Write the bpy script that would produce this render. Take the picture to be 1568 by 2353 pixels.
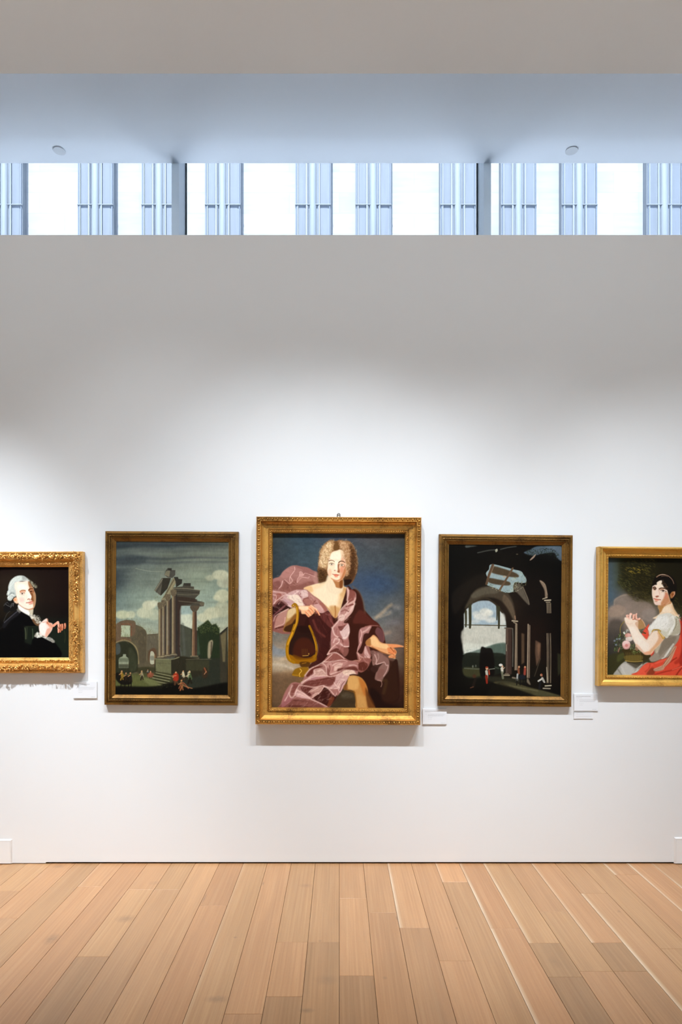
import bpy, math, random
import numpy as np

for o in list(bpy.data.objects): bpy.data.objects.remove(o)
SC = bpy.context.scene; COL = SC.collection

# ---------------------------------------------------------------- camera, world, sun, lights, exposure
F = 1530.0                 # focal length in pixels of the 1568 x 2353 frame
CX, CY = 780.0, 1406.0     # vanishing point of the floor boards
S = 375.0                  # pixels per metre on the gallery wall
D = F/S                    # distance of the gallery wall from the camera
EYE = 579.0/S              # eye height

cam = bpy.data.cameras.new('camera'); co = bpy.data.objects.new('camera', cam); COL.objects.link(co)
co.location = (0, 0, EYE); co.rotation_euler = (math.pi/2, 0, 0)
cam.sensor_fit = 'VERTICAL'; cam.sensor_height = 36; cam.lens = 36*F/2353
cam.shift_x = (784-CX)/2353; cam.shift_y = (CY-1176.5)/2353; cam.clip_start = .05; cam.clip_end = 200
SC.camera = co

w = bpy.data.worlds.new('daylight'); SC.world = w; w.use_nodes = True
bg = w.node_tree.nodes['Background']; bg.inputs['Color'].default_value = (.50, .66, .95, 1); bg.inputs['Strength'].default_value = 4.2

def light(kind, name, loc, aim, energy, color, size=.05, angle=60, blend=1.0):
    l = bpy.data.lights.new(name, kind); o = bpy.data.objects.new(name, l); COL.objects.link(o)
    o.location = loc; d = np.array(aim, float)-np.array(loc, float)
    o.rotation_euler = (math.atan2(math.hypot(d[0], d[1]), -d[2]), 0, math.atan2(d[1], d[0])-math.pi/2)
    l.energy = energy; l.color = color
    if kind == 'SPOT': l.spot_size = math.radians(angle); l.spot_blend = blend; l.shadow_soft_size = size
    if kind == 'SUN': l.angle = math.radians(1)
    if kind == 'AREA': l.shape = 'RECTANGLE'; l.size, l.size_y = size
    return o
light('SUN', 'sun', (0, -10, 30), (4, 8, 0), 25.0, (.93, .96, 1.0))

COOL = (.85, .925, 1.0); WARM = (.655, .875, 1.03)
def spot(x, aimx, aimz, e, ang=54, y=D-2.2, z=EYE+3.13, size=.035, blend=1.0):
    light('SPOT', 'track_or_fill_spot', (x, y, z), (aimx, D, EYE+aimz), e, COOL, size, ang, blend)
spot(-.35, -.09, -1.05, 345, 58); spot(.68, .10, -1.15, 258, 57)
spot(-1.2, -.95, -1.1, 165, 62)
spot(-2.55, -2.45, -1.5, 900, 50); spot(-1.75, -1.9, -1.6, 165, 50)
spot(1.25, 1.0, -1.35, 250, 58); spot(2.15, 2.0, -1.5, 430, 57)
# wide fill lamps added along the track, brightening the upper wall like beam spill
for x in (-2.2, .1, 2.2): spot(x, x, 1.0, 46, 130)

# unseen spots added towards the other walls, whose bounce gives soft general fill
for x in (-3.2, -1.1, 1.1, 3.2):
    light('SPOT', 'track_or_fill_spot', (x, -3.2, EYE+3.1), (x, -5.4, EYE-.2), 740, WARM, .08, 80)
for sx in (-1, 1):
    for y in (-2.0, .6):
        light('SPOT', 'track_or_fill_spot', (sx*3.4, y, EYE+3.1), (sx*5.6, y, EYE-.2), 670, WARM, .08, 80)

SC.view_settings.view_transform = 'Standard'; SC.view_settings.look = 'None'
SC.view_settings.gamma = 1.0; SC.view_settings.use_curve_mapping = False; SC.view_settings.exposure = 0.0
SC.cycles.max_bounces = 10; SC.cycles.diffuse_bounces = 7; SC.cycles.transparent_max_bounces = 12
SC.cycles.sample_clamp_indirect = 6.0; SC.cycles.caustics_reflective = False; SC.cycles.caustics_refractive = False

def px(x, y, d=D):
    """point seen at photo pixel (x, y) and distance d, as (X, Z)"""
    return (x-CX)*d/F, EYE+(CY-y)*d/F

# ---------------------------------------------------------------- painter for the pictures on the canvases

class Paint:
    """Oil painting built up stroke by stroke on a numpy canvas (coordinates in an arbitrary drawing frame)."""
    def __init__(s, x0, y0, x1, y1, k, seed=1):
        s.b = (x0, y0, x1, y1); s.k = k
        s.W = int((x1-x0)*k); s.H = int((y1-y0)*k)
        s.a = np.zeros((s.H, s.W, 3), np.float32)
        s.r = np.random.RandomState(seed); s.view(0, 0, 1)
    def view(s, ox, oy, sc):
        s.v = (ox, oy, sc)
    def P(s, pts):
        p = np.array(pts, float).reshape(-1, 2); ox, oy, sc = s.v
        return np.stack([(ox+p[:, 0]/sc-s.b[0])*s.k, (oy+p[:, 1]/sc-s.b[1])*s.k], 1)
    @staticmethod
    def col(c):
        return np.array([int(c[i:i+2], 16)/255 for i in (0, 2, 4)], np.float32)
    @staticmethod
    def spline(p, closed, n=5):
        m = len(p); out = []
        if m < 3: return p
        rng = range(m) if closed else range(m-1)
        for i in rng:
            if closed: a, b, c, d = p[i-1], p[i], p[(i+1) % m], p[(i+2) % m]
            else: a, b, c, d = p[max(i-1, 0)], p[i], p[i+1], p[min(i+2, m-1)]
            for j in range(n):
                t = j/n
                out.append(.5*((2*b)+(c-a)*t+(2*a-5*b+4*c-d)*t*t+(3*b-a-3*c+d)*t**3))
        if not closed: out.append(p[-1])
        return np.array(out)
    @staticmethod
    def blur(m, r):
        r = int(round(r))
        if r < 1: return m
        for _ in range(2):
            for ax in (0, 1):
                q = np.concatenate([np.zeros_like(np.take(m, [0], ax)), np.cumsum(m, ax)], ax)
                n = m.shape[ax]; i = np.arange(n)
                hi = np.minimum(i+r+1, n); lo = np.maximum(i-r, 0)
                m = (np.take(q, hi, ax)-np.take(q, lo, ax))/(2*r+1)
        return m
    def box(s, p, pad):
        x0 = max(int(p[:, 0].min()-pad), 0); x1 = min(int(p[:, 0].max()+pad)+2, s.W)
        y0 = max(int(p[:, 1].min()-pad), 0); y1 = min(int(p[:, 1].max()+pad)+2, s.H)
        return x0, y0, x1, y1
    def mask(s, p, x0, y0, x1, y1):
        m = np.zeros((y1-y0, x1-x0), np.float32); c = np.arange(x0, x1)
        a, b = p, np.roll(p, -1, 0)
        for r in range(y0, y1):
            for sub in (.17, .5, .83):
                y = r+sub
                k = (a[:, 1] <= y) != (b[:, 1] <= y)
                if not k.any(): continue
                xs = np.sort(a[k, 0]+(y-a[k, 1])*(b[k, 0]-a[k, 0])/(b[k, 1]-a[k, 1]))
                for i in range(0, len(xs)-1, 2):
                    m[r-y0] += (np.clip(xs[i+1]-c, 0, 1)-np.clip(xs[i]-c, 0, 1))/3
        return m
    def put(s, m, x0, y0, x1, y1, c, a, tex=0):
        if isinstance(c, str): c = s.col(c)
        m = (m*a)[..., None]
        if tex: m = m*np.clip(1+tex*s.r.randn(*m.shape), 0, 1.6); m = np.clip(m, 0, 1)
        d = s.a[y0:y1, x0:x1]; s.a[y0:y1, x0:x1] = d*(1-m)+c*m
    def G(s, pts, c, bl=.5, a=1, sm=1, tex=0):
        p = s.P(pts)
        if sm: p = s.spline(p, True)
        bl = bl*s.k*.55; x0, y0, x1, y1 = s.box(p, bl*2+2)
        if x1-x0 < 2 or y1-y0 < 2: return
        # mask on a padded window so that soft edges do not wrap at the canvas border
        q = int(bl*2)+2
        m = s.mask(p, x0-q, y0-q, x1+q, y1+q); m = s.blur(m, bl)[q:-q, q:-q]
        s.put(m, x0, y0, x1, y1, c, a, tex)
    def L(s, pts, w, c, bl=.4, a=1, sm=1, w1=None, glow=True):
        """brush stroke; w width in drawing-frame units of the base frame, tapering to w1"""
        p = s.P(pts)
        if sm: p = s.spline(p, False, 4)
        w = w*s.k; w1 = w if w1 is None else w1*s.k; bl = max(bl*s.k, .45)
        x0, y0, x1, y1 = s.box(p, max(w, w1)/2+bl*2+1)
        if x1-x0 < 1 or y1-y0 < 1: return
        if glow and w/s.k < 2.6 and (s.col(c).sum() > 2.25) and a > .5:
            s.L(pts, w/s.k*2.8, c, 1.1, .3, sm, w1/s.k*2, False); w *= .75; a *= .75
        Y, X = np.mgrid[y0:y1, x0:x1]+.5; m = np.zeros(X.shape, np.float32); n = len(p)-1
        for i in range(n):
            d = p[i+1]-p[i]; L2 = max((d*d).sum(), 1e-6)
            t = np.clip(((X-p[i, 0])*d[0]+(Y-p[i, 1])*d[1])/L2, 0, 1)
            D = np.hypot(X-p[i, 0]-t*d[0], Y-p[i, 1]-t*d[1])
            ww = (w+(w1-w)*(i+t)/n)/2
            m = np.maximum(m, np.clip((ww+bl-D)/(2*bl), 0, 1)*np.clip(ww*2/.6, 0, 1))
        s.put(m*m*(3-2*m), x0, y0, x1, y1, c, a)
    def O(s, cx, cy, rx, ry, c, bl=.5, a=1, rot=0):
        t = np.linspace(0, 2*math.pi, 25)[:-1]; q = math.radians(rot)
        x = rx*np.cos(t); y = ry*np.sin(t)
        s.G(np.stack([cx+x*math.cos(q)-y*math.sin(q), cy+x*math.sin(q)+y*math.cos(q)], 1), c, bl, a, 0)
    def grid(s, rows):
        g = np.array([[s.col(c) for c in r.split()] for r in rows])
        h, w = g.shape[:2]; y = np.linspace(0, h-1.001, s.H); x = np.linspace(0, w-1.001, s.W)
        yi = y.astype(int); xi = x.astype(int)
        fy = (y-yi)[:, None, None]; fx = (x-xi)[None, :, None]; fy = fy*fy*(3-2*fy); fx = fx*fx*(3-2*fx)
        A = g[yi][:, xi]; B = g[yi][:, xi+1]; C = g[yi+1][:, xi]; D = g[yi+1][:, xi+1]
        s.a[:] = (A*(1-fx)+B*fx)*(1-fy)+(C*(1-fx)+D*fx)*fy
    def fbm(s, sx, sy, oct=4):
        out = np.zeros((s.H, s.W), np.float32); amp = 1; tot = 0
        for o in range(oct):
            h = max(int(s.H/(sy*s.k))+2, 2); w = max(int(s.W/(sx*s.k))+2, 2)
            g = s.r.rand(h, w); y = np.linspace(0, h-1.001, s.H); x = np.linspace(0, w-1.001, s.W)
            yi = y.astype(int); xi = x.astype(int); fy = (y-yi)[:, None]; fx = (x-xi)[None]
            fy = fy*fy*(3-2*fy); fx = fx*fx*(3-2*fx)
            out += amp*((g[yi][:, xi]*(1-fx)+g[yi][:, xi+1]*fx)*(1-fy)+(g[yi+1][:, xi]*(1-fx)+g[yi+1][:, xi+1]*fx)*fy)
            tot += amp; amp *= .55; sx /= 2; sy /= 2
        return out/tot-.5
    def grain(s, amt, sx=8, sy=8, tint=(1, 1, 1)):
        n = s.fbm(sx, sy); s.a *= 1+(n*amt)[..., None]*np.array(tint, np.float32)
        np.clip(s.a, 0, 1, out=s.a)
    def dabs(s, pts, n, size, cols, w=1, kind='curl', a=.6, bl=.5, ang=None):
        """n small random strokes inside a polygon: curls of hair, leaves, foliage"""
        p = s.P(pts); p = s.spline(p, True); x0, y0, x1, y1 = s.box(p, 0)
        m = s.mask(p, x0, y0, x1, y1); ys, xs = np.nonzero(m > .5); v = s.v
        if not len(xs): return
        s.v = (s.b[0], s.b[1], s.k)
        for i in range(n):
            j = s.r.randint(len(xs)); x, y = xs[j]+x0, ys[j]+y0
            z = size*s.k*(.6+.8*s.r.rand()); t0 = s.r.rand()*6.28 if ang is None else math.radians(ang)+s.r.randn()*.35
            if kind == 'curl':
                t = t0+np.linspace(0, 2.6+s.r.rand()*1.6, 6); q = np.stack([x+z*np.cos(t), y+z*np.sin(t)], 1)
            elif kind == 'leaf':
                q = np.array([[x, y], [x+z*.45*math.cos(t0), y+z*.45*math.sin(t0)]])
            else:
                q = np.array([[x-z*math.cos(t0), y-z*math.sin(t0)], [x+z*.1*s.r.randn(), y+z*.1*s.r.randn()], [x+z*math.cos(t0), y+z*math.sin(t0)]])
            s.L(q, w*(.6+.6*s.r.rand()), cols[s.r.randint(len(cols))], bl, a)
        s.v = v

def paint_robed(k):
    p = Paint(622, 1221, 936, 1634, k, 3)
    p.grid(['34424e 2f4560 3a4660 454a58 3c3e44', '303e50 384e66 425872 3e4c60 34424e', '2e3a4c 3e4e68 3e5278 344a72 3c4a5c',
            '384252 4a5468 445670 4a5a70 525c6c', '6c7684 6a6664 484450 6a7484 5c5a62', 'b4aca4 988c80 463830 3c302c 544a48',
            '6c5a48 6a5642 50402e 2a1a14 3a2620', '4e3c2a 5a4632 443424 201210 2a1a14'])
    p.a *= np.array([1.06, .96, .84], np.float32)
    p.view(740, 1330, 7.84)
    p.L([860, 760, 1000, 690, 1120, 620, 1240, 600], 8, '8c8a88', 5, .5)
    p.L([980, 700, 1100, 600, 1180, 520, 1250, 470], 7, 'b09a82', 4, .6)
    p.L([1060, 690, 1200, 640, 1230, 600], 4, 'a89684', 3, .4)
    p.L([1120, 990, 1220, 965], 8, '9a8070', 4, .45); p.L([1180, 800, 1360, 780], 10, '74707a', 6, .4)
    p.L([1300, 500, 1380, 520], 8, '8a8484', 5, .5); p.O(1100, 120, 300, 160, '34486a', 14, .35)
    p.O(850, 380, 160, 200, '465670', 12, .35); p.O(1350, 1450, 90, 160, '5c5048', 8, .6)
    p.view(622, 1440, 7.84)
    p.G([0, 300, 120, 380, 270, 420, 280, 520, 150, 560, 0, 540], '7c8898', 4, .8)
    p.G([0, 540, 200, 560, 330, 640, 520, 680, 500, 780, 300, 790, 0, 820], 'b4a896', 7, .7)
    p.L([30, 680, 200, 690, 400, 760], 5, 'd0c8bc', 4, .5); p.L([0, 600, 160, 590], 5, '988c84', 4, .5)
    p.G([0, 860, 300, 880, 520, 900, 400, 1040, 250, 1240, 180, 1500, 0, 1500], '6a5440', 8, .7)
    p.G([1240, 1150, 1500, 1150, 1560, 1300, 1560, 1480, 1060, 1480], '3e3020', 4)
    p.G([1280, 1190, 1450, 1200, 1480, 1280, 1300, 1290], '544838', 5, .8)
    p.grain(.22, 12, 7); p.grain(.12, 3, 3)
    # billowing cloth behind the shoulder
    p.view(622, 1290, 9.8)
    p.G([30, 420, 200, 340, 280, 230, 440, 112, 560, 90, 700, 118, 830, 140, 960, 210, 1060, 250, 1130, 420, 1000, 540, 880, 565, 740, 650, 560, 650, 440, 700, 360, 730, 200, 720, 30, 690], 'a0706c', .8)
    p.G([560, 90, 700, 120, 850, 150, 1000, 250, 1080, 360, 1000, 330, 780, 300, 700, 200, 620, 160], '8c5c58', 2, .8)
    p.G([320, 480, 440, 520, 560, 420, 640, 520, 900, 440, 1000, 520, 740, 640, 440, 690, 200, 660, 260, 560], '7c4c44', 3, .75)
    p.G([60, 480, 200, 440, 230, 560, 160, 640, 40, 600], '7a4a44', 2.5, .8)
    p.G([330, 190, 470, 130, 530, 200, 440, 330, 300, 380, 230, 330], 'b07c78', 2.5, .8)
    p.G([1000, 250, 1090, 330, 1100, 430, 1020, 500, 960, 400], 'ac807a', 2, .8)
    for q in ([540, 130, 545, 200, 480, 290, 450, 350, 490, 430, 440, 500, 380, 460, 320, 415, 270, 450, 250, 520, 180, 625],
              [600, 470, 610, 400, 650, 330, 660, 240, 710, 250, 740, 300, 780, 265, 900, 305, 1000, 340], [600, 475, 700, 365, 850, 375, 870, 340],
              [440, 350, 430, 420, 445, 480], [270, 450, 240, 560, 190, 600]):
        p.L(q, 2.0, 'd8aeaa', .7, .85, w1=1.2)
    p.G([600, 450, 620, 380, 660, 330, 720, 340, 680, 400, 620, 460], 'b48480', .8, .8)
    p.G([660, 245, 720, 270, 750, 310, 700, 350, 650, 330], 'ca9c98', .8, .9)
    p.L([300, 430, 400, 540, 380, 600], 3, '6e403a', 1.5, .6)
    # shoulder, neck and chest
    p.view(570, 1160, 3.7333)
    p.G([478, 718, 540, 690, 620, 668, 685, 640, 700, 600, 825, 610, 815, 690, 862, 720, 870, 800, 850, 860, 800, 930, 770, 990, 735, 990, 690, 905, 640, 845, 570, 790, 520, 750], 'ecd2b0', .6)
    p.G([700, 640, 760, 665, 775, 760, 760, 850, 700, 880, 600, 800, 560, 740, 640, 700], 'f4e2ca', 4, .8)
    p.G([780, 640, 825, 630, 820, 700, 860, 725, 860, 800, 800, 790, 790, 720], 'c08850', 3, .8)
    p.G([776, 660, 815, 640, 812, 710, 790, 730], '8c4e24', 2, .75)
    p.G([800, 740, 860, 760, 858, 830, 800, 900, 780, 860], 'd8b080', 4, .7)
    p.G([700, 870, 780, 880, 800, 920, 765, 985, 735, 980], 'c08c50', 3, .7)
    p.L([748, 870, 752, 930, 745, 980], 3, '9a5c2c', 1.5, .7); p.L([640, 845, 700, 905, 735, 980], 3, 'b0703e', 1.5, .6)
    p.G([480, 715, 540, 695, 560, 740, 530, 750], 'dcae7c', 2, .7)
    # hair mass
    p.view(720, 1230, 13.067)
    p.G([150, 900, 200, 520, 280, 330, 400, 205, 540, 145, 680, 175, 790, 140, 930, 165, 1080, 175, 1190, 280, 1260, 440, 1310, 600, 1335, 800, 1330, 1020, 1270, 1220, 1190, 1400, 1080, 1470, 930, 1490, 870, 1440, 880, 1300, 440, 1200, 440, 1340, 300, 1400, 160, 1420, 170, 1250, 130, 1050], '8a6444', 1)
    p.G([1100, 260, 1230, 380, 1300, 600, 1330, 850, 1320, 1050, 1230, 1300, 1100, 1460, 900, 1490, 880, 1300, 1050, 1150, 1130, 850, 1120, 500], '3c2412', 4, .85)
    p.G([140, 1050, 200, 1000, 420, 1080, 450, 1220, 440, 1340, 300, 1400, 170, 1400], '3e2814', 4, .85)
    p.G([600, 200, 760, 200, 780, 440, 640, 460, 600, 330], '60401f', 1.2, .8)
    p.G([870, 1350, 1150, 1330, 1100, 1450, 1000, 1500, 860, 1480], '1c0c08', 1.2, .9)
    p.G([180, 850, 220, 520, 300, 350, 420, 230, 560, 170, 620, 260, 560, 500, 460, 700, 430, 900, 300, 980, 200, 960], 'b8946c', 1.5, .85)
    p.G([800, 190, 950, 190, 1060, 300, 1100, 560, 1120, 900, 1090, 1120, 990, 1230, 980, 900, 930, 650, 850, 450], 'a67c58', 1.5, .85)
    hp = [170, 900, 210, 520, 300, 330, 420, 215, 560, 155, 640, 300, 560, 500, 450, 720, 430, 950, 300, 1000]
    p.dabs(hp, 170, 2.1, ['e0c49c', 'd8b488', '8c6440', 'c89c74', 'a87c54', 'e4d0ac'], .9, a=.45, bl=.6)
    p.dabs([780, 160, 950, 180, 1090, 250, 1140, 560, 1130, 900, 1090, 1150, 980, 1240, 985, 900, 930, 650, 840, 440], 150, 2.0, ['caa07c', 'b88860', '70482a', '8c6440', 'd8b894'], .9, a=.45, bl=.6)
    p.dabs([120, 900, 190, 520, 280, 300, 420, 190, 560, 130, 700, 150, 900, 130, 1120, 180, 1240, 320, 1320, 560, 1350, 900, 1280, 1260, 1240, 700, 1150, 340, 900, 220, 600, 230, 330, 380, 220, 700], 150, 2.0, ['a07c54', 'c8a880', '6c4c30', '8c6a48'], .8, a=.4, bl=.7)
    p.dabs([190, 880, 230, 560, 330, 360, 430, 250, 520, 230, 560, 420, 460, 680, 430, 880, 320, 960], 130, 1.5, ['f4e4c4', 'e8d0a8', 'fff0d4', 'd0ac84'], 1.1, 'curl', .5, .6)
    p.dabs([820, 220, 940, 230, 1050, 340, 1080, 600, 1100, 900, 1060, 1080, 1020, 900, 960, 640, 860, 440], 90, 1.5, ['e0c09c', 'd0a884', 'ecd0b0', '9c7450'], 1.0, 'curl', .5, .6)
    p.dabs([150, 1000, 300, 1000, 420, 1080, 420, 1300, 200, 1400], 50, 2.0, ['6c4a2c', '54361c', '7e5a38', '2c1a0c'], .9)
    p.dabs([1120, 300, 1250, 450, 1300, 900, 1200, 1250, 1060, 1250, 1120, 800], 60, 2.0, ['5c3a1c', '4a2c14', '2c180c', '6c4826'], .9)
    # neck shadow and face
    p.G([440, 1200, 520, 1260, 640, 1380, 900, 1330, 870, 1700, 620, 1760, 420, 1640, 380, 1440], 'e8d6bc', 2.6, .9)
    p.G([600, 1340, 760, 1400, 880, 1320, 880, 1568, 700, 1568, 660, 1480], 'a4683a', 1.4, .9)
    p.G([800, 1380, 890, 1340, 870, 1568, 800, 1568], '6c3a18', 1, .8)
    p.G([545, 530, 620, 480, 720, 455, 800, 430, 890, 480, 940, 620, 965, 780, 995, 950, 985, 1080, 950, 1200, 880, 1310, 800, 1355, 700, 1380, 600, 1340, 520, 1270, 455, 1180, 425, 1060, 440, 930, 455, 780, 490, 660], 'f5dcc4', .9)
    p.G([860, 600, 960, 780, 990, 950, 980, 1100, 920, 1260, 820, 1350, 800, 1200, 800, 1000, 820, 850], 'd8a084', 2, .85)
    p.G([940, 1000, 990, 960, 970, 1150, 880, 1310, 800, 1350, 850, 1250], 'b06c40', 1.5, .8)
    p.G([520, 1270, 620, 1320, 720, 1345, 850, 1290, 790, 1370, 690, 1395, 590, 1350], 'c07e56', 1.1, .8)
    p.O(500, 1120, 60, 110, 'f2b094', 2.2, .6); p.O(860, 1040, 60, 90, 'd88868', 2, .6)
    p.G([560, 560, 700, 500, 820, 520, 830, 700, 600, 720, 520, 700], 'fceadb', 2, .8)
    p.G([820, 440, 900, 500, 900, 640, 850, 700], 'dcc0a0', 1.5, .6)
    p.G([650, 780, 740, 780, 745, 1000, 720, 1050, 640, 1030, 660, 900], 'fdeee0', 1.4, .8)
    p.G([745, 860, 790, 840, 780, 960, 800, 1060, 790, 1130, 740, 1100, 738, 980], '9c5a3c', 1, .85)
    p.G([745, 880, 765, 870, 762, 960, 745, 1000], '6e3820', .7, .7)
    p.L([470, 770, 540, 752, 600, 765, 645, 795], 2.0, '6a4834', .5, .9, w1=.9)
    p.L([770, 820, 820, 780, 890, 780, 955, 820], 2.6, '54321e', .5, .9, w1=1.4)
    for (cx, cy, g) in ((555, 868, 0), (860, 893, 1)):
        p.O(cx, cy, 68, 32, 'e0c8b4' if g else 'ece0d4', .5, .9); p.O(cx, cy, 25, 22, '40301f', .7, .9)
        p.L([cx-75, cy-8, cx-35, cy-30, cx+10, cy-34, cx+70, cy-10], 1.1, '70482e', .4, .85)
        p.L([cx-70, cy+15, cx, cy+42, cx+65, cy+15], 1.0, 'c0937a', .6, .6)
        p.O(cx-8, cy-9, 6, 6, 'f0e0d0', .3, .7)
    p.L([870, 940, 930, 950, 950, 900], 2, 'b06844', 1, .6); p.L([800, 850, 870, 835, 930, 860], 2.4, 'e8c0a4', .8, .6)
    p.O(650, 1055, 26, 14, '94543e', .6, .9); p.O(755, 1090, 34, 22, '88452c', .8, .85); p.O(700, 1070, 26, 26, 'f6d6be', 1, .8)
    p.L([580, 1165, 630, 1180, 690, 1175, 780, 1195], 1.4, '9c4a3a', .5, .85)
    p.G([620, 1180, 680, 1172, 720, 1180, 770, 1195, 730, 1235, 680, 1248, 640, 1225], 'cf6a54', .6, .9)
    p.O(690, 1210, 22, 12, 'e89078', .5, .7); p.L([650, 1262, 700, 1270, 740, 1255], 1.4, 'd0a086', .8, .6)
    # curls over the temples
    p.dabs([430, 560, 540, 520, 500, 680, 450, 800, 420, 760], 20, 1.6, ['d8b894', 'b08660', 'e8d0ac'], .9)
    p.dabs([880, 500, 960, 620, 1000, 800, 1050, 1000, 1010, 1150, 985, 950, 940, 720, 880, 620], 42, 1.6, ['c49a78', 'a07450', 'dcbc9c', '8c6040'], .9)
    # robe, upper left sleeve
    p.view(622, 1290, 9.8)
    p.G([30, 670, 160, 670, 360, 720, 540, 640, 720, 632, 820, 645, 950, 760, 1100, 860, 1230, 1000, 1290, 1100, 1420, 1260, 1500, 1330, 1500, 1568, 30, 1568], '8c5852', .8)
    p.G([1200, 1150, 1300, 1180, 1450, 1300, 1500, 1568, 800, 1568, 850, 1200, 1000, 1180], '44201c', 1.5, .95)
    p.G([100, 1000, 240, 880, 400, 960, 560, 1040, 380, 1110, 200, 1180, 40, 1330, 30, 1050], '2e1412', 1.3, .95)
    p.G([360, 740, 540, 650, 720, 640, 820, 655, 860, 780, 760, 820, 720, 900, 780, 1000, 620, 1000, 480, 1040, 300, 940, 250, 860], 'ccA6a8', 1, .95)
    p.G([430, 760, 620, 760, 700, 880, 740, 1000, 600, 990, 520, 900, 380, 820], 'ecdcd0', 1.6, .9)
    p.G([700, 660, 810, 660, 850, 780, 740, 820, 690, 750], 'dcc0c0', 1.2, .85)
    p.G([380, 880, 460, 930, 520, 1010, 460, 1040, 330, 950, 260, 860], 'c09aa8', 1, .8)
    p.G([730, 880, 860, 840, 960, 880, 1050, 960, 930, 990, 800, 980], 'a06a62', 1, .95)
    p.G([850, 680, 960, 770, 1090, 870, 1220, 1010, 1290, 1110, 1240, 1180, 1120, 1040, 1000, 900, 870, 840], 'b07c78', 1, .9)
    p.G([1080, 880, 1200, 980, 1280, 1100, 1230, 1120, 1130, 1000], '985a50', 1, .8)
    p.G([960, 960, 1080, 960, 1180, 1060, 1210, 1150, 1120, 1160, 1060, 1100], 'd4a8a8', 1, .85)
    p.L([620, 660, 640, 760, 700, 820], 2.2, 'a47878', .8, .7); p.L([680, 720, 660, 760, 690, 800], 1.3, '7c4844', .6, .8)
    p.L([360, 750, 470, 780, 560, 720, 630, 670], 1.6, 'ecd6d6', .7, .8)
    p.L([740, 880, 760, 940, 800, 970], 1.8, '7c4844', .8, .8); p.L([1010, 880, 960, 960, 1060, 940], 2.0, '7a443e', .8, .8)
    p.G([30, 680, 150, 690, 340, 730, 250, 800, 130, 880, 60, 990, 30, 980], 'b07e7c', .9, .95)
    p.G([120, 740, 250, 730, 180, 860, 100, 900], '94564c', 1, .85)
    for q, w in (([40, 680, 180, 690, 350, 725, 240, 810, 140, 880, 65, 975], 1.7), ([50, 750, 130, 780, 110, 880, 70, 960], 1.4), ([250, 870, 180, 960], 1.6), ([230, 860, 330, 930, 460, 1030], 1.8)):
        p.L(q, w, 'e4c2c0', .5, .85)
    p.G([60, 970, 160, 960, 230, 870, 320, 900, 400, 990, 320, 980, 200, 950, 100, 1040], '5a2c2a', 1, .6)
    p.G([40, 1230, 300, 990, 330, 1020, 130, 1180, 40, 1260], '7e4c50', .8, .9)
    p.G([200, 1180, 410, 1060, 380, 1200, 330, 1400, 180, 1480, 90, 1500, 100, 1350], 'b4847c', 1, .95)
    p.G([30, 1300, 120, 1220, 90, 1420, 30, 1568], '7c4a48', 1, .9); p.L([70, 1340, 110, 1240, 200, 1170, 400, 1070], 1.6, 'dcb8b0', .6, .85)
    p.L([330, 1260, 300, 1400, 180, 1450, 100, 1490], 1.5, 'd8b0a8', .6, .8); p.L([120, 1510, 290, 1470], 3, '4c2018', 1, .8)
    # arm hanging behind the lyre and the resting hand
    p.G([390, 1120, 480, 1050, 570, 1040, 600, 1180, 560, 1330, 500, 1440, 400, 1568, 290, 1568, 340, 1350], 'c09a66', 1)
    p.G([400, 1110, 540, 1050, 570, 1130, 480, 1240, 380, 1280], 'dcc4a0', 1.6, .8)
    p.G([420, 1330, 560, 1180, 620, 1240, 540, 1450, 480, 1568, 290, 1568, 340, 1400], '7a4a1e', 2.2, .85)
    p.G([330, 1480, 480, 1400, 560, 1300, 540, 1568, 320, 1568], '2c1608', 1.6, .8)
    p.G([640, 1150, 800, 1170, 1000, 1180, 1040, 1300, 900, 1330, 960, 1568, 620, 1568], '2c100a', 2, .9)
    p.G([620, 1010, 760, 1005, 900, 1005, 960, 1060, 1000, 1140, 960, 1180, 900, 1240, 850, 1250, 790, 1190, 700, 1180, 680, 1100, 620, 1060], 'f0ba90', .7)
    p.G([640, 1020, 760, 1010, 860, 1030, 840, 1090, 700, 1090], 'f8dcc0', 1, .8)
    p.L([910, 1010, 1000, 1070, 1060, 1130, 1110, 1215], 6, 'f0a882', .6, 1, w1=2.6)
    p.L([930, 1000, 1000, 1050, 1040, 1090], 2.4, 'fbd8bc', .7, .8)
    for q in ([870, 1050, 920, 1090, 950, 1170], [840, 1110, 880, 1150, 920, 1200], [790, 1140, 820, 1200, 860, 1245]):
        p.L(q, 3.8, 'ee9c74', .6, .9, w1=2.8)
    for q in ([900, 1060, 960, 1120, 975, 1170], [850, 1090, 900, 1140, 930, 1210], [800, 1150, 840, 1180, 880, 1240], [1000, 1080, 1050, 1150, 1090, 1220]):
        p.L(q, 1.0, '9c4c2c', .5, .75)
    p.L([1000, 1150, 1010, 1240, 990, 1310], 3, '5a3018', 1, .8)
    # dark body of the robe
    p.view(570, 1160, 3.7333)
    p.G([700, 980, 770, 960, 830, 780, 870, 700, 1000, 900, 1160, 1100, 1170, 1300, 1060, 1430, 700, 1430, 600, 1360, 660, 1100], '38180f', 1)
    p.G([690, 910, 735, 990, 800, 1000, 730, 1100, 700, 1230, 640, 1340, 560, 1400, 520, 1390, 590, 1300, 600, 1200, 540, 1060, 530, 960, 620, 950], '3c1814', 1.6, .95)
    p.G([620, 950, 690, 920, 730, 990, 720, 1060, 660, 1010], '6a3430', 1.5, .8)
    p.L([700, 940, 715, 1000, 740, 1030], 4, '8a4a48', 1.5, .7); p.L([560, 990, 600, 1080, 660, 1130], 5, '6c342e', 2, .7)
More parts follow.
